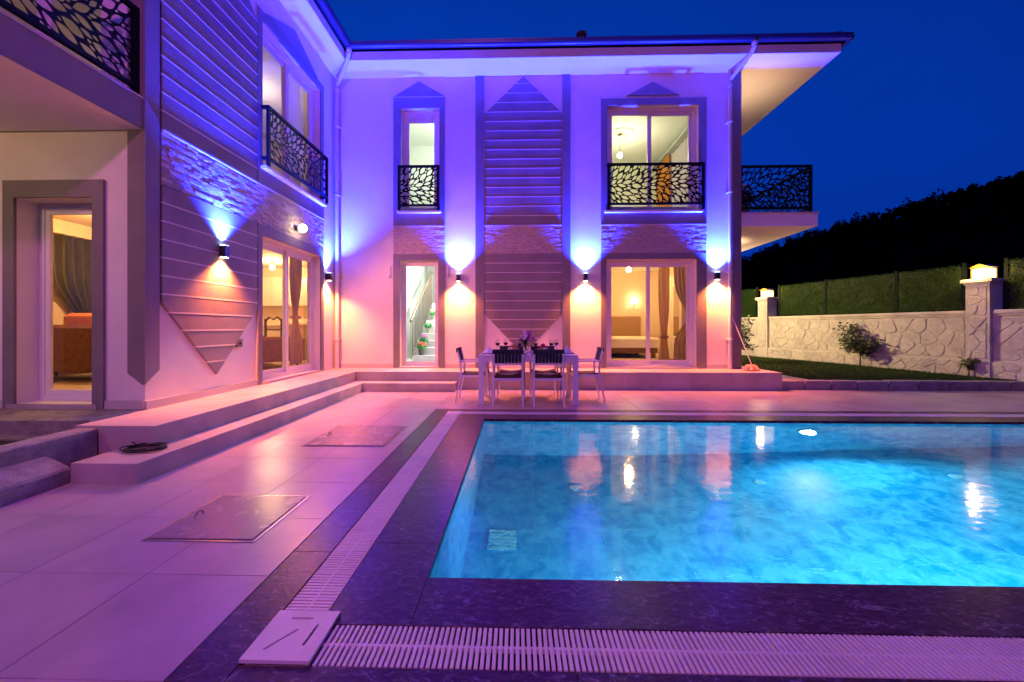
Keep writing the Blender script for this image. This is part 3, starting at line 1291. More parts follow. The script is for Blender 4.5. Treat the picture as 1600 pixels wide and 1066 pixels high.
# pale ledges between panels
MB(TF).box(-2.64, -1.52, -.036, -.001, 6.081, 6.099).obj('ledge', M['band'], villa)
for (T, a, b2) in ((TF, -2.63, -1.53), (TF, 1.76, 3.95), (TL, 6.09, 8.20), (TF, -.685, .94), (TL, 4.425, 6.085)):
    MB(T).box(a, b2, -.045, -.001, BZ1 + .002, BZ1 + .022).obj('ledge', M['band'], villa)
# vertical strips
for (a, b2) in ((-.88, -.70), (.955, 1.12), (4.47, 4.66)):
    MB(TF).box(a, b2, -.035, -.001, FLOOR, TOP - .002).obj('pilaster', M['grey'], villa)
MB(TL).box(6.098 - .012, 6.098 - .004, -.012, -.001, FLOOR, TOP - .002).obj('edge_strip', M['band'], villa)
# corner pilaster of the left wing, pointed at its foot
MB(TL).prism([(YW - .03, .61), (YW + .145, .745), (YW + .145, TOP - .002), (YW - .03, TOP - .002)], -.03, -.001).obj('corner_pilaster', M['grey'], villa)
MB(TD).prism([(XL - .16, .725), (XL - .002, .605), (XL - .002, TOP - .002), (XL - .16, TOP - .002)], -.03, -.001).obj('corner_pilaster', M['grey'], villa)

# boarded hexagon panels


def hexpanel(T, u0, u1, zt, zs_, zb, zlow):
    hexa = [(u0, zs_), ((u0 + u1) / 2, zb), (u1, zs_), (u1, zt), ((u0 + u1) / 2, zlow), (u0, zt)]
    p = 0.199
    z = zb - .35 * 0
    k = 0
    # boards count up from under the stone band and from above it
    rows = []
    z = BZ0
    while z > zb - .01:
        rows.append((z - p, z))
        z -= p
    z = BZ1 + .022
    while z < zlow:
        rows.append((z, z + p))
        z += p
    for (a, b2) in rows:
        g2_ = .008
        poly = clip_rect(hexa, u0 + .006, u1 - .006, a + g2_, b2 - g2_)
        if len(poly) < 3:
            continue
        w_ = max(q[0] for q in poly) - min(q[0] for q in poly)
        if w_ < .05:
            continue
        js = clip_rect(hexa, u0 + .004, u1 - .004, b2 - g2_, b2 + g2_)
        if len(js) > 2 and b2 not in (BZ0,):
            MB(T).prism(js, -.001, -.030).obj('joint_strip', M['strip'], villa)
        MB(T).prism(poly, -.001, -.028, inset=.006).obj('siding_board', M['board'], villa)


hexpanel(TF, -.69, .948, 5.72, 1.49, .62, 6.50)
hexpanel(TL, 4.415, 6.085, 5.74, 1.47, .60, 6.52)

# split stone bands: left wall stone by stone, the facade bands joined
random.seed(11)
stone_meshes = [MB().prism([(0, 0), (1, 0), (1, 1), (0, 1)], 0, 1, inset=.03).mesh('cladding_stone', M['stone']) for _ in range(1)]


def stone_rows(u0, u1):
    rows = 15
    h = (BZ1 - BZ0) / rows
    for r in range(rows):
        u = u0
        while u < u1 - .02:
            w = random.uniform(.07, .21)
            if u + w > u1 - .08:
                w = u1 - u
            yield u, u + w, BZ0 + r * h, BZ0 + (r + 1) * h
            u += w


band = MB(TL).box(4.415, 8.20, -.012, -.001, BZ0, BZ1).obj('stone_band', M['stone'], villa)
n_st = 0
far_st = MB(TL)
near_rows = sorted(stone_rows(4.415, 8.20), key=lambda q: q[0])
for n_i, (a, b2, c, d) in enumerate(near_rows):
    t_ = random.uniform(.018, .031)
    mb = MB(TL)
    j = random.uniform(-.0015, .0015)
    v_ = [(a + .0015, c + .0015), (b2 - .0015, c + .0015), (b2 - .0015, d - .0015), (a + .0015, d - .0015)]
    mb.add([(p[0], -.012, p[1]) for p in v_] + [(p[0], -t_ + random.uniform(-.002, .002), p[1]) for p in v_], [(0, 1, 2, 3), (4, 5, 6, 7), (0, 1, 5, 4), (1, 2, 6, 5), (2, 3, 7, 6), (3, 0, 4, 7)])
    if n_i < 296:
        mb.obj('cladding_stone', M['stone'], band)
    else:
        far_st.v, k0 = far_st.v + mb.v, len(far_st.v)
        far_st.f += [tuple(k0 + i for i in f) for f in mb.f]
    n_st += 1
far_st.obj('small_stones', M['stone_far'], band, kind='stuff')
for (a0, b0) in ((-2.63, -1.53), (-.69, .948), (1.76, 3.95)):
    mb = MB(TF)
    mb.box(a0, b0, -.012, -.001, BZ0, BZ1)
    for (a, b2, c, d) in stone_rows(a0, b0):
        t_ = random.uniform(.018, .031)
        v_ = [(a + .0015, c + .0015), (b2 - .0015, c + .0015), (b2 - .0015, d - .0015), (a + .0015, d - .0015)]
        mb.add([(p[0], -.012, p[1]) for p in v_] + [(p[0], -t_ + random.uniform(-.002, .002), p[1]) for p in v_], [(4, 5, 6, 7), (0, 1, 5, 4), (1, 2, 6, 5), (2, 3, 7, 6), (3, 0, 4, 7)])
    mb.obj('stone_cladding', M['stone_far'], villa, kind='stuff')


# windows -----------------------------------------------------------
def frame_rect(mb, u0, u1, z0, z1, w, d0, d1):
    mb.box(u0, u0 + w, d0, d1, z0, z1)
    mb.box(u1 - w, u1, d0, d1, z0, z1)
    mb.box(u0 + w, u1 - w, d0, d1, z0, z0 + w)
    mb.box(u0 + w, u1 - w, d0, d1, z1 - w, z1)


def window(T, hole, parts, dep=.12, name='window', fw=.06, sw=.075, top_extra=0):
    u0, u1, z0, z1 = hole
    u0, u1, z0, z1 = u0 + .002, u1 - .002, z0 + .002, z1 - .002
    fr = MB(T)
    frame_rect(fr, u0, u1, z0, z1, fw, dep, dep + .09)
    if top_extra:
        fr.box(u0 + fw, u1 - fw, dep + .01, dep + .08, z1 - fw - top_extra, z1 - fw)
    fo = fr.obj(name, M['pvc'], villa)
    iu0, iu1, iz0, iz1 = u0 + fw, u1 - fw, z0 + fw, z1 - fw - top_extra
    n = len(parts)
    for i, (a, b2) in enumerate(parts):
        dd = dep + (.012 if i % 2 == 0 else .048)
        a_ = iu0 + (iu1 - iu0) * a + .001
        b_ = iu0 + (iu1 - iu0) * b2 - .001
        sm = MB(T)
        frame_rect(sm, a_, b_, iz0 + .001, iz1 - .001, sw, dd, dd + .03)
        sm.obj('sash', M['pvc'], fo)
        MB(T).box(a_ + sw - .005, b_ - sw + .005, dd + .012, dd + .018, iz0 + sw - .005, iz1 - sw + .005).obj('pane', M['glass'], fo)
        hb = MB(T)
        hu = b_ - sw / 2 if i == 0 else a_ + sw / 2
        zz = (z0 + z1) / 2
        hb.box(hu - .012, hu + .012, dd - .018, dd, zz - .07, zz + .07)
        hb.obj('handle', M['pvc'], fo)
    return fo


window(TF, S1U, [(0, 1)], sw=.08, top_extra=.10)
window(TF, S1D, [(0, 1)], name='door', sw=.035)
window(TF, S2U, [(0, .51), (.47, 1)])
window(TF, S2D, [(0, .51), (.47, 1)], name='sliding_door')
window(TL, LU, [(.49, 1), (0, .53)])
window(TL, LD, [(.49, 1), (0, .53)], name='sliding_door')
window(TD, FD, [(0, 1)], dep=.2, name='door', sw=.05)
window(TD, FU, [(0, .5), (.48, 1)], name='sliding_door')
window(TR, SW, [(0, .5), (.48, 1)], name='sliding_door')
# sills
for (T, u0, u1, z) in ((TF, -2.53, -1.60, S1U[2]), (TF, 1.83, 3.84, S2U[2]), (TL, 6.15, 8.14, LU[2])):
    MB(T).box(u0, u1, -.13, .12, z - .045, z - .004).obj('window_sill', M['pvc'], villa)
for (T, u0, u1, z) in ((TF, S1D[0] - .02, S1D[1] + .02, .37), (TF, S2D[0] - .02, S2D[1] + .02, .37), (TL, LD[0] - .02, LD[1] + .02, .37)):
    MB(T).box(u0, u1, -.05, .12, FLOOR + .001, z - .002).obj('door_sill', M['step'], villa)
MB(TD).box(FD[0] - .06, FD[1] + .06, -.045, .2, .353, .398).obj('door_sill', M['step'], villa)


# leaf-cut railings ---------------------------------------------------
def leaf_poly(cx, cy, L_, Wd, a, skew=.5, bend=0, n=9):
    pts_ = []
    for s in (1, -1):
        rng_ = range(n + 1) if s == 1 else range(n - 1, 0, -1)
        for i in rng_:
            t = i / n
            w = Wd * (math.sin(PI * t) ** .85) * (1 + skew * (t - .5)) * .5
            px = (t - .5) * L_
            py = s * w + bend * L_ * (1 - (2 * t - 1) ** 2)
            pts_.append((cx + px * math.cos(a) - py * math.sin(a), cy + px * math.sin(a) + py * math.cos(a)))
    return pts_


def leaf_layout(Wp, Hp, seed, modules):
    r = random.Random(seed)
    res = .004
    nx_, ny_ = int(Wp / res) + 1, int(Hp / res) + 1
    occ = np.zeros((ny_, nx_), bool)
    gx, gy = np.meshgrid(np.arange(nx_) * res, np.arange(ny_) * res)
    leaves = []
    mw = Wp / modules

    def ang(x, y):
        m_ = int(x // mw)
        lx = x - m_ * mw
        yc = Hp * (.42 if m_ % 2 == 0 else .58) + .12 * math.sin(3.2 * x)
        sgn = 1 if m_ % 2 == 0 else -1
        dy = y - yc
        a = math.atan2(dy * 1.1, lx + .22) * .55 + sgn * .35 * math.sin(PI * lx / mw)
        a += .42 * (1 if dy > 0 else -1) * min(1, abs(dy) / .08)
        return a
    for (L0, tries) in ((.19, 260), (.165, 500), (.14, 900), (.115, 1300), (.09, 1500), (.065, 1800), (.045, 1500)):
        for _ in range(int(tries * Wp)):
            x, y = r.uniform(.0, Wp), r.uniform(.0, Hp)
            L_ = L0 * r.uniform(.9, 1.1)
            Wd = L_ * r.uniform(.36, .46)
            if L0 < .08:
                Wd = L_ * r.uniform(.45, .6)
            ix, iy = int(x / res), int(y / res)
            if occ[min(iy, ny_ - 1), min(ix, nx_ - 1)]:
                continue
            a = ang(x, y) + r.gauss(0, .10)
            if not (.012 < x < Wp - .012 and .012 < y < Hp - .012):
                continue
            R_ = L_ / 2 + .012
            i0, i1 = max(0, int((x - R_) / res)), min(nx_, int((x + R_) / res) + 2)
            j0, j1 = max(0, int((y - R_) / res)), min(ny_, int((y + R_) / res) + 2)
            X = gx[j0:j1, i0:i1] - x
            Y = gy[j0:j1, i0:i1] - y
            lx = X * math.cos(a) + Y * math.sin(a)
            ly = -X * math.sin(a) + Y * math.cos(a)
            mg = .0065
            t = np.clip((lx + L_ / 2 + mg) / (L_ + 2 * mg), 0, 1)
            w = (Wd / 2) * np.sin(PI * t) ** .85 + mg * (np.sin(PI * t) > .01)
            msk = (np.abs(ly) < w) & (np.abs(lx) < L_ / 2 + mg)
            if (occ[j0:j1, i0:i1] & msk).any():
                continue
            pl_ = leaf_poly(x, y, L_, Wd, a, 0)
            if min(p[0] for p in pl_) < .006 or max(p[0] for p in pl_) > Wp - .006 or min(p[1] for p in pl_) < .006 or max(p[1] for p in pl_) > Hp - .006:
                # cut leaf at the border of the sheet
                pl_ = clip_rect(pl_, .008, Wp - .008, .008, Hp - .008)
                if len(pl_) < 3:
                    continue
            wi = (Wd / 2) * np.sin(PI * np.clip((lx + L_ / 2) / L_, 0, 1)) ** .85
            occ[j0:j1, i0:i1] |= (np.abs(ly) < wi + .0035) & (np.abs(lx) < L_ / 2)
            leaves.append(pl_)
    return leaves


def railing(T, u0, u1, z0, zp0, z1, d, seed, modules, returns=True, wide=.045):
    """posts, rails and a sheet cut in leaves; d: distance in front of the wall"""
    rr = MB(T)
    rr.box(u0, u0 + wide, d - wide / 2, d + wide / 2, z0, z1)
    rr.box(u1 - wide, u1, d - wide / 2, d + wide / 2, z0, z1)
    rr.box(u0 + wide, u1 - wide, d - wide / 2, d + wide / 2, z1 - .045, z1)
    rr.box(u0 + wide, u1 - wide, d - wide / 2, d + wide / 2, zp0 - .04, zp0)
    if returns:
        for uu in (u0, u1 - wide):
            rr.box(uu, uu + wide, d + wide / 2, -.031, z1 - .045, z1)
            rr.box(uu, uu + wide, d + wide / 2, -.031, zp0 - .04, zp0)
    ro = rr.obj('railing', M['black'], villa)
    Wp, Hp = u1 - u0 - 2 * wide, z1 - .045 - zp0
    lv = leaf_layout(Wp, Hp, seed, modules)
    pm = plate_with_holes([(0, 0), (Wp, 0), (Wp, Hp), (0, Hp)], lv, -.002, .002,
                          lambda a, b2, c: T(u0 + wide + a, d + c, zp0 + b2))
    pm.obj('leaf_panel', M['black'], ro)
    return ro


railing(TF, -2.50, -1.63, S1U[2] - .002, 3.78, 4.60, -.13, 5, 1)
railing(TF, 1.87, 3.86, S2U[2] - .002, 3.78, 4.60, -.13, 6, 2)
railing(TL, 6.16, 8.13, LU[2] - .002, 3.78, 4.55, -.13, 8, 2)

# right balcony ------------------------------------------------------
MB().box(X_END + .001, 6.24, YF - .0, 13.2, 3.31, 3.575).obj('balcony_slab', M['soffit'], villa)
MB().box(X_END + .001, 6.265, YF - .025, 13.22, 3.576, 3.60).obj('balcony_edge', M['band'], villa)
railing(TF, X_END + .01, 6.16, 3.602, 3.72, 4.60, .06, 9, 2, returns=False)


def TS(u, d, z):
    return (6.16 + d, u, z)


railing(TS, YF + .09, 12.9, 3.602, 3.72, 4.60, 0, 12, 3, returns=False)

# left balcony -------------------------------------------------------
MB().box(-8.5, XL, 1.4, YW - .032, 3.25, 3.56).obj('balcony_slab', M['soffit'], villa)
MB().box(XL + .0005, XL + .012, 1.4, YW - .032, 3.25, 3.56).obj('balcony_fascia', M['grey'], villa)
MB().box(-8.5, XL + .02, 1.38, YW - .032, 3.561, 3.58).obj('balcony_edge', M['band'], villa)


def TB(u, d, z):
    return (XL - .05 + d, u, z)


railing(TB, 1.5, YW - .035, 3.582, 3.70, 4.50, 0, 21, 3, returns=False, wide=.05)

# eaves --------------------------------------------------------------
EZ = TOP
FX, FYv = -3.44, 8.22          # inner corner of the fascia
RX = 6.22
# soffits
MB().box(XL + .0, RX, FYv, YF - .001, EZ, EZ + .02).obj('soffit', M['soffit'], villa)
MB().box(X_END, RX, YF + .0, 15.2, EZ, EZ + .02).obj('soffit', M['soffit'], villa)
MB().box(XL + .001, FX, 1.2, FYv - .001, EZ, EZ + .02).obj('soffit', M['soffit'], villa)
MB().box(-9.0, XL, 1.2, YW - .001, EZ, EZ + .02).obj('soffit', M['soffit'], villa)
# fascia boards
MB().box(FX + .03, RX, FYv - .03, FYv - .001, EZ - .005, EZ + .16).obj('fascia', M['plaster'], villa)
MB().box(RX + .001, RX + .03, FYv - .03, 15.2, EZ - .005, EZ + .16).obj('fascia', M['plaster'], villa)
MB().box(FX + .001, FX + .03, 1.2, FYv, EZ - .005, EZ + .16).obj('fascia', M['plaster'], villa)
# gutters (half round, dark)


def gutter_profile(n=8, r=.075):
    return [(r * math.cos(PI + PI * i / n), r * math.sin(PI + PI * i / n)) for i in range(n + 1)]


gp = gutter_profile()
poly = gp + [(.085, .025), (.068, .03), (-.068, .03), (-.085, .025)]
MB().prism([(FYv - .12 + a, EZ + .235 + b2) for a, b2 in poly], FX + .12, RX + .14, plane='yz').obj('gutter', M['gutter'], villa, smooth=True)
MB().prism([(FX + .12 + a, EZ + .235 + b2) for a, b2 in poly], 1.2, FYv - .12, plane='xz').obj('gutter', M['gutter'], villa, smooth=True)
MB().prism([(RX + .14 + a, EZ + .235 + b2) for a, b2 in poly], FYv - .12, 15.2, plane='xz').obj('gutter', M['gutter'], villa, smooth=True)
# roof slopes (low pitch, hipped)
k = .32
ez = EZ + .27
ye, xe, xl = FYv - .13, RX + .17, FX + .10
ridge = 3.0
rf = MB()
zr = ez + k * ridge
rf.add([(xl, ye, ez), (xe, ye, ez), (xe - ridge, ye + ridge, zr), (xl - ridge, ye + ridge, zr)], [(0, 1, 2, 3)])
rf.add([(xe, ye, ez), (xe, 15.3, ez), (xe - ridge, 15.3, zr), (xe - ridge, ye + ridge, zr)], [(0, 1, 2, 3)])
rf.add([(xl, 1.2, ez), (xl, ye, ez), (xl - ridge, ye + ridge, zr), (xl - ridge, 1.2 + ridge, zr)], [(0, 1, 2, 3)])
rf.add([(xl - ridge, ye + ridge, zr), (xe - ridge, ye + ridge, zr), (xe - ridge, 15.3, zr), (xl - ridge, 15.3, zr)], [(0, 1, 2, 3)])
rf.add([(-9.2, 1.2, ez), (xl, 1.2, ez), (xl - ridge, 1.2 + ridge, zr), (-9.2, 1.2 + ridge, zr)], [(0, 1, 2, 3)])
rf.add([(-9.2, 1.2 + ridge, zr), (xl - ridge, 1.2 + ridge, zr), (xl - ridge, 15.3, zr), (-9.2, 15.3, zr)], [(0, 1, 2, 3)])
rf = rf.obj('roof', M['rooftile'], villa, normals=False)
MB().tube([(xe - .15, ye + .10, ez + .06), (xe - .35, ye + .35, ez + .14), (xe - 1.2, ye + 1.2, ez + .42)], .10, 10, rs=[.06, .11, .11]).obj('hip_tile', M['rooftile'], rf, smooth=True)
MB().lathe([(.07, -.02), (.07, .12), (.10, .13), (.10, .19), (.05, .22)], (1.27, ye + .15, ez + .02), 12).obj('vent', M['rooftile'], rf)
MB().tube([(2.05, ye + .15, ez), (2.05, ye + .15, ez + .16)], .008, 6).obj('rod', M['black'], rf)


# downpipes
def downpipe(px, py, sx, sy, rx):
    """px,py: pipe on the wall; from the gutter outlet at sx,sy"""
    p = MB().tube([(sx, sy, EZ + .17), (sx, sy, EZ + .07), (sx + (px - sx) * .15, sy + (py - sy) * .15, EZ - .01), (px, py, EZ - .20), (px, py, EZ - .34), (px, py, FLOOR + .003)], .040, 12)
    po = p.obj('downpipe', M['pipe'], villa, smooth=True)
    for z in (5.45, 4.0, 2.35, .95):
        c = MB().lathe([(.047, -.02), (.052, -.015), (.052, .015), (.047, .02)], (px, py, z), 12)
        c.box(px - .055, px + .055, py + .01 if rx == 'F' else py - .01, YF if rx == 'F' else py + .01, z - .008, z + .008)
        c.obj('bracket', M['pipe'], po)
    MB().lathe([(.046, -.04), (.05, -.03), (.05, .03), (.046, .04)], (px, py, EZ - .32), 12).obj('socket', M['pipe'], po)
    MB().lathe([(.046, -.03), (.05, -.02), (.05, .02), (.046, .03)], (sx, sy, EZ + .13), 12).obj('socket', M['pipe'], po)


downpipe(-3.80, YF - .10, FX + .14, FYv - .13, 'F')
downpipe(4.40, YF - .085, 4.55, FYv - .13, 'F')

# socket box and hooks on walls
ob = MB(TL).box(5.63, 5.74, -.03, -.001, .93, 1.04).obj('outlet_box', M['socket'], villa)
MB(TL).lathe([(.028, 0), (.028, .004)], (0, 0, 0), 12) if False else None
MB(TL).box(5.665, 5.705, -.034, -.031, .965, 1.005).obj('socket_plate', M['black'], ob)
for uu in (-2.70, -1.46):
    MB(TF).box(uu - .012, uu + .012, -.025, -.001, 2.32, 2.50).prism([(uu - .03, 2.26), (uu, 2.34), (uu + .03, 2.26), (uu, 2.30)], -.03, -.001).obj('wall_hook', M['pipe'], villa)
    
# stain/crack line details: none needed

# =================================================================== wall lamps
def sconce(T, u, z, label, up=UP_BLUE, dn=DN_WARM, pu=P_UP, pd=P_DN, rot_axis='F', glow_up='glow_blue'):
    t = thing('wall_lamp', label, 'wall lamp', T(u, 0, z), group='black up-and-down wall lamps on the villa')
    b_ = MB(T)
    b_.box(u - .038, u + .038, -.112, -.028, z - .075, z + .075)
    b_.obj('housing', M['lampbody'], t)
    MB(T).box(u - .03, u + .03, -.028, -.001, z - .05, z + .05).obj('wall_plate', M['lampbody'], t)
    MB(T).box(u - .035, u + .035, -.105, -.038, z + .0755, z + .079).obj('upper_lens', M[glow_up], t)
    MB(T).box(u - .035, u + .035, -.105, -.038, z - .079, z - .0755).obj('lower_lens', M['glow_warm'], t)
    tilt = math.radians(6)
    lu = T(u, -.10, z + .10)
    ld = T(u, -.085, z - .10)
    light('lamp_up', 'SPOT', lu, pu, up, t, (PI, 0, 0), .03, 106, 1)
    light('lamp_down', 'SPOT', ld, pd, dn, t, (0, 0, 0), .03, 124, 1)
    return t


sconce(TF, -1.235, 2.25, 'black wall lamp between the narrow glass door and the boarded panel')
sconce(TF, 1.43, 2.25, 'black wall lamp between the boarded panel and the bedroom sliding door')
sconce(TF, 4.15, 2.27, 'black wall lamp between the bedroom sliding door and the right downpipe')
sconce(TL, 5.32, 2.19, 'black wall lamp on the boarded panel of the left wing', pu=P_UP, pd=P_DN)
sconce(TL, 8.34, 2.23, 'black wall lamp in the inner corner beside the left downpipe', pu=P_UP * .75, pd=P_DN * .55)
sconce(TR, 10.7, 2.3, 'black wall lamp on the right side wall under the balcony', up=(1, .56, .30), pu=700, pd=420, glow_up='glow_warm')

sconce(TR, 9.45, 4.75, 'black wall lamp on the right side wall above the balcony', up=(1, .60, .30), pu=130, pd=60, glow_up='glow_warm')

# flood lamp above the left sliding door
t = thing('floodlight', 'bright bare floodlight on the stone band above the left sliding door', 'floodlight', TL(7.12, 0, 2.93))
MB(TL).box(7.08, 7.16, -.05, -.045, 2.88, 2.98).box(7.10, 7.14, -.12, -.045, 2.92, 2.94).obj('bracket', M['lampbody'], t)
MB(TL).box(7.09, 7.15, -.115, -.05, 2.89, 2.95).obj('housing', M['lampbody'], t)
MB().ball(TL(7.12, -.165, 2.92), .07, 14).obj('bulb', M['glow_bulb'], t, smooth=True)
light('flood', 'SPOT', TL(7.12, -.24, 2.92), P_FLOOD, (1.0, .27, .20), t, (0, math.radians(-52), 0), .07, 160, .7)

t = thing('floodlight', 'floodlight on the hidden right side wall that lights the lawn', 'floodlight', (4.7, 13.2, 2.9))
MB().box(4.662, 4.74, 13.15, 13.25, 2.86, 2.96).obj('bracket', M['lampbody'], t)
MB().box(4.74, 4.79, 13.08, 13.32, 2.82, 3.0).obj('housing', M['lampbody'], t)
MB().box(4.791, 4.795, 13.1, 13.3, 2.84, 2.98).obj('lens', M['glow_bulb'], t)
light('flood', 'SPOT', (4.83, 13.2, 2.91), 1350, (1.0, .70, .33), t, (0, math.radians(-72), 0), .05, 170, .5)

# added fill lamp, out of view behind the camera, to brighten the near paving
t = thing('fill_lamp', 'added unseen globe fill lamp on a post behind the near left corner of the pool', 'fill lamp', (-1.5, -3.2, 0))
MB().lathe([(.12, -.09), (.12, .04), (.045, .07), (.035, 4.94), (.06, 4.96), (.06, 5.0)], (-1.5, -3.2, 0), 14).obj('post', M['lampbody'], t, smooth=True)
MB().ball((-1.5, -3.2, 5.2), .2, 16).obj('globe', M['drinkglass'], t, smooth=True)
light('fill_light', 'POINT', (-1.5, -3.2, 5.2), P_FILL, (1.0, .19, .72), t, size=.17)

# porch lamp under the left balcony
t = thing('ceiling_lamp', 'flush ceiling lamp under the left balcony, just outside the picture', 'ceiling lamp', (-5.6, 2.2, 3.24))
MB().lathe([(.13, 0), (.13, -.03), (.02, -.05)], (-5.6, 2.2, 3.249), 16).obj('diffuser', M['glow_bulb'], t)
light('porch_light', 'POINT', (-5.6, 2.2, 3.12), 60, (1.0, .56, .26), t, size=.1)

# =================================================================== right side: lawn, kerb, wall
PW = Vector((9.63, 8.92))
DW = Vector((-.2446, .9696))
NW = Vector((-.9696, -.2446))   # towards the house


def TWl(u, d, z):               # boundary wall: u along it away from the camera, d>0 away from the house
    p = PW + DW * u - NW * d
    return (p.x, p.y, z)


def lawn_z(x, y):
    return .15 + .05 * min(1, max(0, (y - 8.4) / 3))


lw = MB()
NXl, NYl = 14, 14
vs, fs = [], []
for j in range(NYl + 1):
    y = 8.36 + (17 - 8.36) * j / NYl
    xe_ = PW.x + DW.x * (y - PW.y) / DW.y + .05
    for i in range(NXl + 1):
        x = 5.055 + (xe_ - 5.055) * i / NXl
        vs.append((x, y, lawn_z(x, y)))
for j in range(NYl):
    for i in range(NXl):
        a = j * (NXl + 1) + i
        fs.append((a, a + 1, a + NXl + 2, a + NXl + 1))
lw.add(vs, fs)
# strip beside the near part of the wall
lw.add([(5.055, 8.36, -.05), (13, 8.36, -.05), (13, 8.36, .15), (5.055, 8.36, .15)], [(0, 1, 2, 3)])
lw.add([(9.77, 8.36, .15), (13, 8.36, .15), (13, 9, .15), (9.6, 9, .15)], [(0, 1, 2, 3)]) if False else None
lw.obj('lawn', M['soil'], kind='structure')
# concrete path strip beside the plinth
MB().bbox(5.06, 5.75, 8.36, 9.45, .06, .175, .004).obj('path', M['concrete'], kind='structure')
# kerb stones
random.seed(5)
kerbs = thing('garden_kerb', 'row of dark kerb stones between the patio and the lawn', 'kerb', (5.1, 8.2, 0))
x = 5.07
while x < 13:
    w = .57 if x > 6.2 else .5
    h = .17 + random.uniform(-.006, .006)
    MB().bbox(x + .014, x + w - .014, 8.185 + random.uniform(-.006, .006), 8.35, -.02, h, .014).obj('kerb_stone', M['kerb'], kerbs)
    x += w
MB().box(5.07, 13, 8.215, 8.33, -.02, .10).obj('mortar', M['channel'], kerbs)

# grass
gv, gf = [], []
N_GR = 60000
ys_ = 8.36 + (rng.random(N_GR) ** 1.6) * 7.5
xe_ = PW.x + DW.x * (ys_ - PW.y) / DW.y
xs_ = 5.06 + rng.random(N_GR) * (xe_ - 5.06)
keep = ~((xs_ < 5.77) & (ys_ < 9.47))
xs_, ys_ = xs_[keep], ys_[keep]
n = len(xs_)
hh = rng.uniform(.02, .055, n)
aa = rng.uniform(0, 2 * PI, n)
ww = rng.uniform(.003, .007, n)
zz = .15 + .05 * np.clip((ys_ - 8.4) / 3, 0, 1) - .002
lx_ = rng.normal(0, .015, n)
ly_ = rng.normal(0, .015, n)
V = np.empty((n, 3, 3))
V[:, 0] = np.stack([xs_ - ww * np.cos(aa), ys_ - ww * np.sin(aa), zz], 1)
V[:, 1] = np.stack([xs_ + ww * np.cos(aa), ys_ + ww * np.sin(aa), zz], 1)
V[:, 2] = np.stack([xs_ + lx_, ys_ + ly_, zz + hh], 1)
me = bpy.data.meshes.new('grass')
me.vertices.add(3 * n)
me.vertices.foreach_set('co', V.ravel())
me.loops.add(3 * n)
me.loops.foreach_set('vertex_index', np.arange(3 * n, dtype=np.int32))
me.polygons.add(n)
me.polygons.foreach_set('loop_start', np.arange(0, 3 * n, 3, dtype=np.int32))
me.update()
me.materials.append(M['grass'])
go = bpy.data.objects.new('grass', me)
COL.objects.link(go)
tag(go, 'short green grass of the lawn beside the house', 'grass', kind='stuff')

# boundary wall
bw = thing('boundary_wall', 'white painted garden wall with irregular raised stones and a flat cap', 'garden wall', TWl(0, 0, .1))
U0, U1 = -6.0, 9.5
MB(TWl).box(U0, U1, .03, .28, -.05, 1.49).obj('wall_body', M['wallpaint'], bw)
MB(TWl).box(U0, U1, -.03, .03, -.05, .52).obj('base_course', M['wallpaint'], bw)
for (a, b2) in ((U0, -.22), (.22, 5.23), (5.67, U1)):
    MB(TWl).bbox(a, b2, -.03, .33, 1.492, 1.56, .012).obj('wall_cap', M['wallpaint'], bw)
    MB(TWl).box(a, b2, .0, .029, 1.44, 1.491).obj('cap_moulding', M['wallpaint'], bw)
random.seed(17)


def voronoi_stones(u0, u1, z0, z1, cell, dback, dfront):
    seeds = []
    nu = max(1, int(round((u1 - u0) / cell)))
    nz = max(1, int(round((z1 - z0) / (cell * .8))))
    for i in range(-1, nu + 1):
        for j in range(-1, nz + 1):
            seeds.append((u0 + (i + .5 + random.uniform(-.42, .42) + (.5 if j % 2 else 0)) * (u1 - u0) / nu, z0 + (j + .5 + random.uniform(-.38, .38)) * (z1 - z0) / nz))
    for s in seeds:
        poly = [(u0, z0), (u1, z0), (u1, z1), (u0, z1)]
        for q in seeds:
            if q is s:
                continue
            dx, dz = q[0] - s[0], q[1] - s[1]
            if dx * dx + dz * dz > (cell * 3) ** 2:
                continue
            poly = clip(poly, dx, dz, (q[0] ** 2 + q[1] ** 2 - s[0] ** 2 - s[1] ** 2) / 2)
            if len(poly) < 3:
                break
        if len(poly) < 3:
            continue
        poly = shrink(poly, .009)
        if len(poly) < 3:
            continue
        # soften corners
        sm = []
        n_ = len(poly)
        for i in range(n_):
            p, q = poly[i], poly[(i + 1) % n_]
            sm.append((p[0] * .8 + q[0] * .2, p[1] * .8 + q[1] * .2))
            sm.append((p[0] * .2 + q[0] * .8, p[1] * .2 + q[1] * .8))
        yield sm, dback, dfront - random.uniform(.0, .009)


def add_stones(gen, parent=bw):
    for poly, db, df in gen:
        MB(TWl).prism(poly, db, df, inset=.016).obj('wall_stone', M['wallstone'], parent)


add_stones(voronoi_stones(-2.6, -.24, .54, 1.42, .34, .03, .021))
add_stones(voronoi_stones(.24, 5.2, .54, 1.42, .33, .03, .021))
add_stones(voronoi_stones(-2.6, 7.5, .14, .50, .30, -.03, -.038))
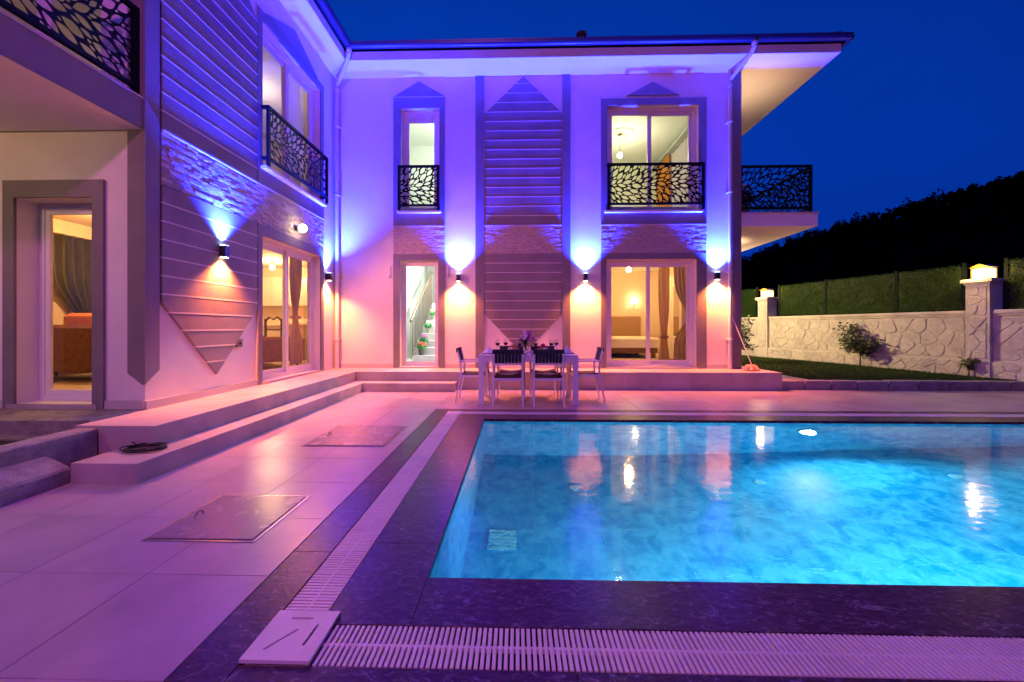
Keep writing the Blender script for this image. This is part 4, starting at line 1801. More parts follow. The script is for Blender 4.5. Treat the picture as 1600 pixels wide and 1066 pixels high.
# pillars and lanterns
for (u, lab, lab2) in ((0, 'white stone-faced wall pillar in front, near the right picture edge', 'glowing lantern on the near wall pillar'),
                       (5.45, 'white wall pillar farther back, beside the house corner', 'glowing lantern on the far wall pillar')):
    p = thing('wall_pillar', lab, 'pillar', TWl(u, .1, .1), group='pillars of the garden wall')
    MB(TWl).box(u - .19, u + .19, -.06, .32, -.04, 2.10).obj('shaft', M['wallpaint'], p)
    MB(TWl).box(u - .21, u + .21, -.085, .345, 2.101, 2.14).obj('moulding', M['wallpaint'], p)
    MB(TWl).bbox(u - .25, u + .25, -.12, .38, 2.141, 2.21, .015).obj('cap', M['wallpaint'], p)
    for poly, db, df in voronoi_stones(u - .15, u + .15, .56, 2.06, .24, -.06, -.068):
        MB(TWl).prism(poly, db, df, inset=.016).obj('wall_stone', M['wallstone'], p)
    l = thing('lantern', lab2, 'lantern', TWl(u, .12, 2.21), group='lanterns on the wall pillars')
    MB(TWl).box(u - .14, u + .14, -.01, .27, 2.212, 2.232).obj('base', M['brass'], l)
    MB(TWl).box(u - .12, u + .12, .01, .25, 2.233, 2.43).obj('glass_body', M['glow_lantern'], l)
    cg = MB(TWl)
    for uu in (u - .135, u + .125):
        for dd in (-.005, .255):
            cg.box(uu, uu + .01, dd, dd + .01, 2.232, 2.45)
    cg.obj('cage', M['brass'], l)
    MB(TWl).prism([(u - .16, 2.451), (u + .16, 2.451), (u + .02, 2.52), (u - .02, 2.52)], -.02, .28).obj('lid', M['brass'], l)
    light('lantern_light', 'POINT', TWl(u, -.16, 2.36), 45, (1.0, .55, .2), l, size=.06)

# fence with artificial hedge on the wall
fe = thing('hedge_fence', 'dark green artificial grass fence on top of the garden wall', 'fence', TWl(2.5, .15, 1.56))
for u in (-3.6, -1.9, -.33, .33, 1.62, 3.42, 5.0, 5.9, 7.6, 9.4):
    MB(TWl).box(u - .03, u + .03, .13, .19, 1.561, 2.60).obj('fence_post', mat('post_paint', (.003, .007, .004), .7, spec=.1) if u == -3.6 else bpy.data.materials['post_paint'], fe)
spans = [(-3.55, -1.95), (-1.85, -.38), (.38, 1.57), (1.67, 3.37), (3.47, 4.95), (5.95, 7.55), (7.65, 9.35)]
for (a, b2) in spans:
    MB(TWl).box(a, b2, .155, .165, 1.60, 2.53).obj('hedge_panel', M['darkleaf'], fe)
    N_ = int((b2 - a) * 9000)
    uu = rng.uniform(a, b2, N_)
    z_ = 1.57 + rng.random(N_) * 1.0
    L_ = rng.uniform(.03, .07, N_)
    d_ = rng.uniform(.09, .155, N_)
    du = rng.normal(0, .6, N_) * L_
    dz = rng.uniform(-1, .3, N_) * L_
    w_ = rng.uniform(.004, .010, N_)
    P0 = np.stack([uu - w_, d_ + .03, z_], 1)
    P1 = np.stack([uu + w_, d_ + .03, z_], 1)
    P2 = np.stack([uu + du, d_ - rng.uniform(0, .03, N_), z_ + dz], 1)
    Q = np.stack([P0, P1, P2], 1).reshape(-1, 3)
    XY = np.array([PW.x, PW.y]) + Q[:, :1] * np.array([DW.x, DW.y]) - Q[:, 1:2] * np.array([NW.x, NW.y])
    co = np.concatenate([XY, Q[:, 2:3]], 1)
    me = bpy.data.meshes.new('hedge_strands')
    me.vertices.add(3 * N_)
    me.vertices.foreach_set('co', co.ravel())
    me.loops.add(3 * N_)
    me.loops.foreach_set('vertex_index', np.arange(3 * N_, dtype=np.int32))
    me.polygons.add(N_)
    me.polygons.foreach_set('loop_start', np.arange(0, 3 * N_, 3, dtype=np.int32))
    me.update()
    me.materials.append(M['hedge'])
    o = link_mesh('hedge_strands', me, fe)
    o['kind'] = 'stuff'


# shrubs
def leaf_shrub(name, label, cat, base, h, spread, n_br, n_leaf, ls, seed, lm='leaf', lean=(0, 0), low=.25):
    r = random.Random(seed)
    t = thing(name, label, cat, base)
    br, lf = MB(), MB()
    bx, by, bz = base
    tips = []
    p0 = Vector(base) + Vector((0, 0, -.02))
    p1 = Vector(base) + Vector((lean[0] * .3, lean[1] * .3, h * low))
    br.tube([p0, (p0 + p1) / 2 + Vector((r.uniform(-.015, .015), 0, 0)), p1], .014, 6, rs=[.018, .015, .012])
    for i in range(n_br):
        a = 2 * PI * i / n_br + r.uniform(-.4, .4)
        e = Vector((math.cos(a) * spread * r.uniform(.4, 1), math.sin(a) * spread * r.uniform(.4, 1), h * r.uniform(.15, .72)))
        st = p1 + Vector((0, 0, r.uniform(0, h * .15)))
        en = p1 + e + Vector((lean[0], lean[1], 0))
        mid = (st + en) / 2 + Vector((r.uniform(-.05, .05), r.uniform(-.05, .05), h * .06))
        br.tube([st, mid, en], .006, 5, rs=[.009, .006, .003])
        tips.append((st, mid, en))
    for _ in range(n_leaf):
        st, mid, en = r.choice(tips)
        k = r.uniform(.25, 1.08)
        c = (st.lerp(mid, k * 2) if k < .5 else mid.lerp(en, (k - .5) * 2)) + Vector((r.gauss(0, .05), r.gauss(0, .05), r.gauss(0, .045))) * (spread / .35)
        d = Vector((r.gauss(0, 1), r.gauss(0, 1), r.gauss(-.2, .6))).normalized()
        s = ls * r.uniform(.6, 1.3)
        w = d.orthogonal().normalized() * s * .32
        lf.add([c, c + d * s * .5 + w, c + d * s, c + d * s * .5 - w], [(0, 1, 2, 3)])
    br.obj('stems', M['bark'], t, smooth=True)
    lf.obj('foliage', M[lm], t, normals=False)
    return t


leaf_shrub('shrub', 'leafy shrub on the lawn in front of the middle of the garden wall', 'shrub', (8.88, 11.0, .19), 1.12, .52, 14, 1500, .085, 4, lean=(.05, .05))
leaf_shrub('young_plant', 'small thin young plant at the wall foot near the near pillar', 'plant', (9.50, 9.0, .165), .50, .17, 7, 220, .07, 9)
leaf_shrub('garden_bush', 'pale green bush growing beside the right corner of the house', 'bush', (6.55, 12.4, .2), 1.5, .42, 12, 1000, .08, 12, lean=(0, 0), low=.15)

# potted plant on the right balcony
t = thing('potted_plant', 'dark round potted shrub behind the right balcony railing', 'potted plant', (4.98, 9.35, 3.6))
MB().lathe([(.10, 0), (.15, .28), (.16, .3), (.13, .3)], (4.98, 9.35, 3.6), 14).obj('pot', M['darkpot'], t)
lf = MB()
for _ in range(420):
    d = Vector((random.gauss(0, 1), random.gauss(0, 1), random.gauss(0, 1))).normalized()
    c = Vector((4.98, 9.35, 4.12)) + d * random.uniform(.12, .26)
    w = d.orthogonal().normalized() * .03
    v_ = d.cross(w)
    lf.add([c - w, c + v_, c + w, c - v_], [(0, 1, 2, 3)])
lf.obj('foliage', M['potblack'], t, normals=False)

# mop leaning on the corner pilaster
t = thing('mop', 'mop with a bundled pink cloth leaning at the right corner of the house', 'mop', (4.62, 8.5, FLOOR))
MB().tube([(4.72, 8.45, FLOOR + .05), (4.42, YF - .055, 1.52)], .009, 8).obj('handle', M['pipe'], t, smooth=True)
mb = MB()
for k in range(26):
    a = 2 * PI * k / 26 + random.uniform(-.1, .1)
    r_ = random.uniform(.10, .19)
    c = Vector((4.70, 8.46, FLOOR + .05))
    mb.tube([c + Vector((0, 0, .05)), c + Vector((math.cos(a) * r_ * .5, math.sin(a) * r_ * .5, .04 + random.uniform(-.01, .02))), c + Vector((math.cos(a) * r_, math.sin(a) * r_, -.035))], .016, 6, rs=[.02, .02, .014])
mb.obj('cloth', M['mop'], t, smooth=True)

# =================================================================== dining set
# table (local coordinates: written in world)
TX0, TX1, TY0, TY1, TZ = -.60, .95, 6.46, 7.38, .775
tb = thing('dining_table', 'long white outdoor dining table laid for a meal', 'table', ((TX0 + TX1) / 2, (TY0 + TY1) / 2, 0))
MB().bbox(TX0, TX1, TY0, TY1, TZ - .025, TZ, .004).obj('tabletop', M['chair'], tb)
ap = MB()
ap.box(TX0 + .08, TX1 - .08, TY0 + .01, TY0 + .03, TZ - .11, TZ - .026)
ap.box(TX0 + .08, TX1 - .08, TY1 - .03, TY1 - .01, TZ - .11, TZ - .026)
ap.box(TX0 + .01, TX0 + .03, TY0 + .08, TY1 - .08, TZ - .11, TZ - .026)
ap.box(TX1 - .03, TX1 - .01, TY0 + .08, TY1 - .08, TZ - .11, TZ - .026)
ap.obj('apron', M['chair'], tb)
for (x, sx) in ((TX0, 1), (TX1, -1)):
    for (y, sy) in ((TY0, 1), (TY1, -1)):
        xa, xb = sorted((x, x + sx * .08))
        ya, yb = sorted((y, y + sy * .08))
        l = MB().box(xa, xb, ya, yb, .012, TZ - .026)
        l.box(xa + .003, xb - .003, ya + .003, yb - .003, 0, .012)
        # curved bracket in the corner
        pl_ = [(x + sx * .08, TZ - .11), (x + sx * .16, TZ - .11)]
        for k in range(5):
            a = PI / 2 * k / 4
            pl_.append((x + sx * (.16 - .08 * math.sin(a)), TZ - .11 - .08 + .08 * math.cos(a)))
        y_a, y_b = sorted((y + sy * .012, y + sy * .03))
        l.prism([(x + sx * .08, TZ - .112)] + [(x + sx * (.08 + .075 * math.cos(PI / 2 * k / 5) ** 3), TZ - .112 - .085 * math.sin(PI / 2 * k / 5) ** 3) for k in range(6)], y_a, y_b)
        l.obj('leg', M['chair'], tb)


def make_chair():
    """faces +x, base at the origin"""
    t = thing('dining_chair', 'white chair', 'chair', local=True, group='white armchairs with dark seats around the table')
    hw = .225
    for s in (-1, 1):
        y = s * hw
        r = .0155
        MB().tube([(-.29, y, 0), (-.245, y, .22), (-.205, y, .43), (-.20, y, .56), (-.225, y, .70), (-.265, y, .86)], r, 4, rs=[.015, .018, .020, .020, .019, .016]).obj('rear_leg', M['chair'], t)
        MB().tube([(.28, y, 0), (.245, y, .25), (.215, y, .44), (.20, y, .652)], r, 4, rs=[.014, .017, .019, .018]).obj('front_leg', M['chair'], t)
        MB().bbox(-.215, .235, y - .024, y + .024, .645, .668, .004).obj('armrest', M['chair'], t)
        MB().box(-.20, .215, y - .012, y + .012, .40, .44).obj('side_rail', M['chair'], t)
    MB().box(.20, .225, -hw + .013, hw - .013, .395, .435).obj('front_rail', M['chair'], t)
    MB().box(-.215, -.190, -hw + .013, hw - .013, .385, .425).obj('back_rail', M['chair'], t)
    MB().box(-.225, -.200, -hw + .015, hw - .015, .625, .655).obj('lower_back_rail', M['chair'], t)
    # seat: sling that sags
    vs, fs = [], []
    NU, NV = 8, 6
    for k in range(2):
        for i in range(NU + 1):
            for j in range(NV + 1):
                x = -.20 + .42 * i / NU
                y = -hw + .02 + (2 * hw - .04) * j / NV
                sag = -.035 * math.sin(PI * j / NV) - .008 * math.sin(PI * i / NU)
                vs.append((x, y, .462 + sag - .028 * k))
    st = (NU + 1) * (NV + 1)
    for i in range(NU):
        for j in range(NV):
            a = i * (NV + 1) + j
            fs.append((a, a + 1, a + NV + 2, a + NV + 1))
            fs.append((st + a, st + a + NV + 1, st + a + NV + 2, st + a + 1))
    for i in range(NU):
        for a in (i * (NV + 1), i * (NV + 1) + NV):
            fs.append((a, a + NV + 1, st + a + NV + 1, st + a))
    for j in range(NV):
        for a in (j, NU * (NV + 1) + j):
            fs.append((a, a + 1, st + a + 1, st + a))
    MB().add(vs, fs).obj('seat', M['seatfab'], t)
    # back: top roll and woven straps

    def bk(z):
        return -.200 - (z - .56) * .215
    top = MB()
    top.prism([(bk(.86) - .012, .80), (bk(.86) + .012, .80), (bk(.87) + .014, .868), (bk(.87) - .014, .868)], -hw - .012, hw + .012, plane='xz')
    tb_ = top.obj('top_roll', M['fabric'], t)
    for k in range(8):
        yc = -hw + .045 + k * (2 * hw - .09) / 7
        MB().add([(bk(z) + dx, yc + dy, z) for z in (.655, .735, .80) for (dx, dy) in ((-.006, -.023), (-.010, 0), (-.006, .023), (.004, .023), (.004, -.023))],
                 [(i * 5 + k2, i * 5 + (k2 + 1) % 5, (i + 1) * 5 + (k2 + 1) % 5, (i + 1) * 5 + k2) for i in range(2) for k2 in range(5)]).obj('back_strap', M['fabric'], t)
    return t


chair = make_chair()
chairs = [((-.14, 6.575, 0), PI / 2 + .01, 'white armchair seen from behind, left of the two nearest the pool'),
          ((.487, 6.585, 0), PI / 2 - .02, 'white armchair seen from behind, right of the two nearest the pool'),
          ((-.70, 6.89, 0), .0, 'white armchair at the left end of the table'),
          ((1.13, 7.0, 0), PI, 'white armchair at the right end of the table'),
          ((-.10, 7.28, 0), -PI / 2, 'white armchair on the house side of the table, left one'),
          ((.46, 7.28, 0), -PI / 2, 'white armchair on the house side of the table, right one')]
for i, (loc, rz, lab) in enumerate(chairs):
    c = chair if i == 0 else copy_tree(chair)
    place(c, loc, rz, lab)

# table ware
def mats(x0, x1, y0, y1, lab):
    MB().bbox(x0, x1, y0, y1, TZ + .001, TZ + .008, .002).obj('placemat', M['placemat'], label=lab, cat='placemat', group='dark placemats on the table')


mats(-.58, -.27, 6.70, 7.12, 'dark placemat at the left end of the table')
mats(.63, .93, 6.70, 7.12, 'dark placemat at the right end of the table')
mats(-.24, .16, 6.48, 6.76, 'dark placemat in front of the left near chair')
mats(.22, .60, 6.48, 6.76, 'dark placemat in front of the right near chair')
mats(-.24, .16, 7.10, 7.37, 'dark placemat in front of the left far chair')
mats(.22, .60, 7.10, 7.37, 'dark placemat in front of the right far chair')


def napkin(x, y, w, h, lab):
    n = 6
    mb = MB()
    vs = [(0, 0, h)]
    for k in range(n):
        a = 2 * PI * k / n + .3
        q = 1 if k % 2 else .82
        vs.append((w / 2 * q * math.cos(a) * 1.1, w / 2 * q * math.sin(a), 0))
    fs = [(0, k + 1, (k + 1) % n + 1) for k in range(n)] + [tuple(range(n, 0, -1))]
    mb.add([(x + a, y + b_, TZ + .0095 + c) for a, b_, c in vs], fs)
    mb.obj('napkin', M['napkin'], label=lab, cat='napkin', group='folded white napkins on the table')


napkin(-.46, 6.86, .21, .115, 'large folded white napkin at the left end of the table')
napkin(.83, 6.9, .20, .12, 'large folded white napkin at the right end of the table')
napkin(-.085, 6.60, .13, .10, 'small folded white napkin in front of the left near chair')
napkin(.43, 6.60, .13, .10, 'small folded white napkin in front of the right near chair')
napkin(-.02, 7.22, .12, .09, 'small folded white napkin in front of the left far chair')
napkin(.40, 7.22, .12, .09, 'small folded white napkin in front of the right far chair')


def make_glass():
    t = thing('wine_glass', 'wine glass', 'wine glass', local=True, group='glasses of red wine on the table')
    MB().lathe([(.034, 0), (.033, .003), (.006, .008), (.004, .09), (.012, .10), (.032, .125), (.040, .155), (.038, .19), (.032, .225), (.0315, .225), (.0372, .19), (.039, .155), (.031, .127), (.0, .108)], (0, 0, 0), 16).obj('bowl', M['drinkglass'], t, smooth=True)
    MB().lathe([(.0, .1095), (.030, .128), (.0385, .155), (.0383, .160), (0, .160)], (0, 0, 0), 16).obj('wine', M['wine'], t, smooth=True)
    return t


gl0 = make_glass()
gls = [(-.325, 6.95, 'wine glass farthest left on the table'), (-.195, 7.12, 'second wine glass from the left'),
       (.045, 6.72, 'wine glass just left of the flower vase'), (.30, 6.75, 'wine glass just right of the flower vase'),
       (.565, 6.88, 'wine glass second from the right'), (.665, 7.05, 'wine glass farthest right on the table')]
for i, (x, y, lab) in enumerate(gls):
    c = gl0 if i == 0 else copy_tree(gl0)
    place(c, (x, y, TZ + .009), random.random(), lab)

# flower vase
vs_ = thing('flower_vase', 'glass vase with white and purple flowers in the middle of the table', 'vase', (.135, 6.9, TZ + .001))
vx, vy, vz = .135, 6.9, TZ + .0015
MB().lathe([(.035, 0), (.042, .02), (.030, .07), (.034, .12), (.045, .155), (.041, .155), (.030, .12), (.026, .07), (.0, .02)], (vx, vy, vz), 14).obj('vase', M['drinkglass'], vs_, smooth=True)
st_, fw, fp, lf = MB(), MB(), MB(), MB()
random.seed(8)
for k in range(34):
    a = random.uniform(0, 2 * PI)
    r_ = random.uniform(.02, .13)
    hgt = .19 + random.uniform(.02, .15) * (1.1 - r_ * 3)
    side = math.cos(a) * r_
    tip = Vector((vx + side, vy + math.sin(a) * r_ * .7, vz + hgt + .03))
    st_.tube([(vx, vy, vz + .03), (vx + side * .25, vy, vz + .14), tuple(tip)], .0025, 4)
    if side > .02:
        for _ in range(16):
            d = Vector((random.gauss(0, 1), random.gauss(0, 1), random.gauss(0, 1))).normalized()
            c = tip + d * .034
            w = d.orthogonal().normalized() * .017
            v2 = d.cross(w)
            fp.add([c - w, c + v2, c + w, c - v2], [(0, 1, 2, 3)])
    elif k % 2 == 0:
        for q in range(7):
            b_ = 2 * PI * q / 7
            e = Vector((math.cos(b_), -.3, math.sin(b_))).normalized() * .034
            w = Vector((-math.sin(b_), 0, math.cos(b_))) * .012
            fw.add([tip, tip + e * .6 + w, tip + e, tip + e * .6 - w], [(0, 1, 2, 3)])
        fp2 = tip
    for _ in range(5):
        c = Vector((vx + side * random.uniform(.4, 1), vy + random.gauss(0, .03), vz + hgt * random.uniform(.65, .95)))
        d = Vector((random.gauss(0, 1), random.gauss(0, 1), random.gauss(.3, .6))).normalized() * .04
        w = d.orthogonal().normalized() * .009
        lf.add([c, c + d * .5 + w, c + d, c + d * .5 - w], [(0, 1, 2, 3)])
st_.obj('stems', M['darkleaf'], vs_)
fw.obj('white_flowers', M['petalw'], vs_, normals=False)
fp.obj('purple_flowers', M['petalp'], vs_, normals=False)
lf.obj('leaves', M['darkleaf'], vs_, normals=False)

# bowls of food
for (x, y, lab, kinds) in ((-.06, 6.95, 'plate of pastries and yellow fruit left of the vase', ('pastry', 'pastry', 'orange', 'yellow', 'pastry', 'orange', 'pastry')),
                           (.43, 6.95, 'plate of red and orange fruit right of the vase', ('redf', 'redf', 'orange', 'redf', 'pastry', 'orange', 'redf'))):
    t = thing('fruit_plate', lab, 'plate of food', (x, y, TZ + .001), group='plates of food on the table')
    MB().lathe([(.06, 0), (.10, .012), (.125, .028), (.12, .03), (.095, .016), (0, .01)], (x, y, TZ + .001), 20).obj('plate', M['napkin'], t, smooth=True)
    for k, kd in enumerate(kinds):
        a = 2 * PI * k / 6
        r_ = .055 if k < 6 else 0
        MB().ball((x + r_ * math.cos(a), y + r_ * math.sin(a), TZ + .062 + (0 if k < 6 else .06)), .042, 12, .95).obj('pastry' if kd == 'pastry' else 'fruit', M[kd], t, smooth=True)
for (x, y, lab) in ((-.24, 6.85, 'small dark purple cup left on the table'), (.52, 6.75, 'small purple cup at the right fruit plate')):
    MB().lathe([(.022, 0), (.03, .02), (.032, .06), (.028, .06), (.026, .02), (0, .01)], (x, y, TZ + .009), 14).obj('cup', M['placemat'], label=lab, cat='cup', smooth=True, group='purple cups on the table')
for (x, y, lab) in ((.245, 6.62, 'small white bowl between the two near chairs'), (.17, 6.58, 'small white bowl with purple napkin beside the other bowl')):
    MB().lathe([(.02, 0), (.04, .02), (.048, .045), (.044, .045), (.036, .022), (0, .008)], (x, y, TZ + .009), 16).obj('bowl', M['napkin'], label=lab, cat='bowl', smooth=True, group='small bowls on the table')

# =================================================================== rooms
def room(x0, x1, y0, y1, z0, z1, wm_, cm='roomwhite', floor='floorin', open_front=True, open_right=None):
    w = MB()
    w.box(x0 - .05, x0, y0, y1, z0, z1)
    if open_right is None:
        w.box(x1, x1 + .05, y0, y1, z0, z1)
    w.box(x0, x1, y1, y1 + .05, z0, z1)
    w.obj('inner_wall', M[wm_], villa)
    MB().box(x0, x1, y0, y1, z1, z1 + .05).obj('inner_ceiling', M[cm], villa)
    MB().box(x0, x1, y0, y1, z0 - .04, z0).obj('inner_floor', M[floor], villa)


def curtain(x0, x1, yc, z0, z1, m_, label, tie=None, axis='x', folds=7, amp=.03, pinch=.35, group=None, side=0):
    """hanging cloth; axis x: spans x at depth yc; axis y: spans y at x=yc; tie: height where it is gathered"""
    NU, NV = folds * 6, 18
    vs, fs = [], []
    for j in range(NV + 1):
        z = z0 + (z1 - z0) * j / NV
        k = 1
        if tie:
            q = (z - tie)
            k = 1 - (1 - pinch) * math.exp(-(q / (.42 if q > 0 else .30)) ** 2)
        for i in range(NU + 1):
            t = i / NU
            c = side if side else .5
            tt = c + (t - c) * k
            u = x0 + (x1 - x0) * tt
            d = amp * math.sin(t * folds * 2 * PI) * (.6 + .4 * k) + .01 * math.sin(t * 37 + z * 3)
            vs.append((u, yc + d, z) if axis == 'x' else (yc + d, u, z))
    for j in range(NV):
        for i in range(NU):
            a = j * (NU + 1) + i
            fs.append((a, a + 1, a + NU + 2, a + NU + 1))
    mb = MB().add(vs, fs)
    t = thing('curtain', label, 'curtain', (x0, yc, z0) if axis == 'x' else (yc, x0, z0), group=group)
    mb.obj('cloth', M[m_], t, smooth=True, normals=False)
    if tie:
        um = x0 + (x1 - x0) * ((side if side else .5) + (.5 - (side if side else .5)) * pinch)
        hw = abs(x1 - x0) * pinch / 2 + .015
        tb2 = MB()
        if axis == 'x':
            tb2.box(um - hw, um + hw, yc - .05, yc + .05, tie - .03, tie + .02)
        else:
            tb2.box(yc - .05, yc + .05, um - hw, um + hw, tie - .03, tie + .02)
        tb2.obj('tie_back', M[m_], t)
    return t


IY = YF + .26
# A: bedroom, lower right
room(1.55, 4.40, IY, 13.0, .38, 2.95, 'roomcream', 'roomwhite')
bd = thing('bed', 'double bed with white cover and brown base in the lower right room', 'bed', (2.6, 12.2, .38))
MB().box(1.9, 3.75, 11.2, 12.9, .52, .66).obj('bed_base', M['bedwood'], bd)
for (x, y) in ((1.98, 11.3), (3.67, 11.3), (1.98, 12.8), (3.67, 12.8)):
    MB().box(x - .04, x + .04, y - .04, y + .04, .38, .519).obj('leg', M['bedwood'], bd)
MB().bbox(1.88, 3.77, 11.16, 12.88, .661, .94, .05).obj('mattress', M['bed'], bd, smooth=True)
MB().bbox(1.85, 3.8, 12.9, 12.98, .45, 1.55, .03).obj('headboard', M['beigecurt'], bd)
for (x, y, z, lab, m_) in ((2.35, 12.55, .945, 'white pillow flat on the bed', 'bed'), (2.45, 12.35, 1.0, 'patterned square cushion standing on the bed', 'pillow')):
    if m_ == 'bed':
        MB().bbox(x - .4, x + .4, y - .22, y + .22, z, z + .12, .05).obj('pillow', M[m_], label=lab, cat='pillow', smooth=True)
    else:
        mb = MB()
        mb.prism([(x - .26, z + .16), (x, z - .04), (x + .26, z + .16), (x, z + .38)], y - .07, y + .07, inset=.04)
        mb.obj('cushion', M[m_], label=lab, cat='cushion')


def bulb(x, y, z, ztop, label, power, col, glow='glow_bulb', size=.09, cat='ceiling lamp'):
    t = thing('pendant_lamp', label, cat, (x, y, z))
    MB().ball((x, y, z), size * .75, 12).obj('globe', M[glow], t, smooth=True)
    MB().tube([(x, y, z + size * .7), (x, y, ztop)], .006, 6).obj('stem', M['brass'], t)
    MB().lathe([(.05, 0), (.06, -.02), (.02, -.035)], (x, y, ztop), 12).obj('rose', M['brass'], t)
    light('room_light', 'POINT', (x, y, z - size - .02), power, col, t, size=.08)
    return t


bulb(2.93, 11.0, 2.72, 2.95, 'bright round lamp under the ceiling of the lower right bedroom', 88 * P_ROOM, (1, .50, .17))
t = thing('bedside_lamp', 'small glowing wall lamp above the bed', 'wall lamp', (3.60, 12.95, 2.0))
MB().lathe([(.05, -.06), (.09, .06)], (3.62, 12.86, 2.0), 14).obj('shade', M['glow_bulb'], t)
MB().box(3.60, 3.64, 12.86, 12.99, 1.9, 1.93).obj('arm', M['brass'], t)
wr = thing('wardrobe', 'white wardrobe with a mirror door in the lower right bedroom', 'wardrobe', (4.1, 10.4, .38))
MB().box(3.90, 4.38, 9.90, 10.95, .40, 2.50).obj('body', M['wardrobe'], wr)
MB().box(3.875, 3.899, 10.56, 10.94, .44, 2.46).obj('door', M['wardrobe'], wr)
d_ = MB().box(3.875, 3.899, 9.91, 10.54, .44, 2.46).obj('door', M['wardrobe'], wr)
MB().box(3.868, 3.874, 10.05, 10.40, .9, 2.2).obj('mirror', M['mirror'], d_)
curtain(3.10, 3.34, IY + .15, .42, 2.80, 'beigecurt', 'beige curtain hanging in the middle of the bedroom sliding door', folds=4, tie=1.0, pinch=.6)
curtain(3.42, 3.92, IY + .12, .42, 2.80, 'taupecurt', 'taupe curtain gathered with a tie at the right of the bedroom sliding door', tie=1.42, folds=6, pinch=.35, side=.9)

# B: upper right room
room(1.55, 4.40, IY, 13.0, 3.62, 6.28, 'roomgreen', 'roomwhite', open_right=True)
wall_holes(lambda u, d, z: (4.40 - d + .0, u, z), IY, 13.0, 3.62, 6.28, -.008, 0, [(9.75, 12.1, 3.62, 5.9)]).obj('inner_wall', M['roomgreen'], villa)
bulb(2.70, 11.0, 5.72, 6.28, 'bright bulb of the pendant in the upper right room', 66 * P_ROOM, (1.0, .90, .55), 'glow_white')
t = thing('ceiling_ring', 'decorative plaster ring on the ceiling of the upper right room', 'ceiling rose', (2.70, 11.0, 6.27))
MB().tube([(2.70 + .36 * math.cos(2 * PI * q / 28), 11.0 + .36 * math.sin(2 * PI * q / 28), 6.268) for q in range(29)], .008, 5).obj('ring', M['roomwhite'], t)
curtain(9.55, 9.95, 4.27, 3.70, 6.05, 'goldcurt', 'golden curtain nearest the glass in the upper right room', axis='y', folds=5, amp=.05)
curtain(11.75, 12.75, 4.25, 3.70, 6.05, 'goldcurt', 'golden curtain deeper inside the upper right room', axis='y', folds=9, amp=.05)
curtain(9.96, 11.74, 4.33, 3.70, 6.05, 'whitecurt', 'sheer white curtain between the golden curtains', axis='y', folds=14, amp=.02)
MB().box(4.16, 4.39, 9.4, 12.9, 6.06, 6.12).obj('curtain_rail', M['roomgrey'], label='long grey curtain rail along the side wall of the upper right room', cat='curtain rail')

# C: upper small window: bare white room
room(-3.0, -1.1, IY, 11.6, 3.62, 6.28, 'roomwhite', 'roomwhite')
bulb(-1.4, 10.2, 5.95, 6.28, 'white lamp inside the small upper room', 60 * P_ROOM, (.92, 1, .82), 'glow_white')

# D: stair hall
room(-3.0, -1.1, IY, 13.7, .38, 3.55, 'roomwhite', 'roomwhite', 'marblestep')
MB().box(-3.0, -2.85, IY + .02, 11.0, .381, 3.5).obj('inner_wall', M['roomgrey'], villa)
MB().box(-2.28, -2.06, 12.0, 12.25, 1.9, 3.54).obj('hall_column', M['roomwhite'], villa)
MB().box(-1.75, -1.12, 13.2, 13.3, 1.9, 3.54).obj('hall_panel', M['roomgrey'], villa)
stz = thing('staircase', 'white marble stairs with a bronze railing seen through the narrow glass door', 'stairs', (-1.9, 9.5, .38))
for k in range(9):
    MB().bbox(-2.42, -1.11, 9.62 + k * .28, 9.62 + k * .28 + .31, .381 + (k * .17 if k == 0 else k * .17 - .03), .38 + (k + 1) * .168, .006).obj('step', M['marblestep'], stz)
MB().box(-2.42, -1.11, 9.62 + 9 * .28 + .04, 13.69, 1.75, 1.892).obj('landing', M['marblestep'], stz)
hr = MB().tube([(-2.47, 9.6, 1.35), (-2.47, 12.0, 2.8), (-2.47, 12.02, 2.75)], .03, 8).obj('handrail', M['handrail'], stz)
for k in range(17):
    y = 9.62 + k * .145
    z = 1.35 + (y - 9.6) * .604
    MB().box(-2.478, -2.462, y, y + .018, z - .90, z).obj('baluster', M['handrail'], stz)
bulb(-1.6, 10.6, 3.2, 3.55, 'white lamp of the stair hall behind the narrow glass door', 330 * P_ROOM, (.98, 1, .90), 'glow_white')
random.seed(31)
for (k, lab, petal) in ((0, 'flower pot with orange flowers on the lowest stair', 'petalr'), (1, 'flower pot with green leaves and purple flowers on the second planted stair', 'petalp'),
                        (3, 'flower pot with bright green leaves on the third planted stair', None), (5, 'flower pot with cream flowers on the highest planted stair', 'petaly')):
    x, y, z = -2.27, 9.80 + k * .28, .38 + (k + 1) * .168
    t = thing('flower_pot', lab, 'flower pot', (x, y, z), group='flower pots standing on the stairs')
    MB().lathe([(.05, .001), (.075, .13), (.08, .14), (.06, .14)], (x, y, z), 12).obj('pot', M['pot' if k % 2 else 'darkpot'], t)
    lf, fl_ = MB(), MB()
    for _ in range(110):
        d = Vector((random.gauss(0, 1), random.gauss(0, 1), abs(random.gauss(0, .8)))).normalized()
        c = Vector((x, y, z + .16)) + d * random.uniform(.02, .13)
        w = d.orthogonal().normalized() * .028
        v2 = d.cross(w)
        lf.add([c - w, c + v2, c + w, c - v2], [(0, 1, 2, 3)])
    lf.obj('leaves', M['brightleaf'], t, normals=False)
    if petal:
        for _ in range(60):
            d = Vector((random.gauss(0, 1), random.gauss(0, 1), random.gauss(1.2, .6))).normalized()
            c = Vector((x, y, z + .20)) + d * random.uniform(.06, .12)
            w = d.orthogonal().normalized() * .022
            v2 = d.cross(w)
            fl_.add([c - w, c + v2, c + w, c - v2], [(0, 1, 2, 3)])
        fl_.obj('flowers', M[petal], t, normals=False)

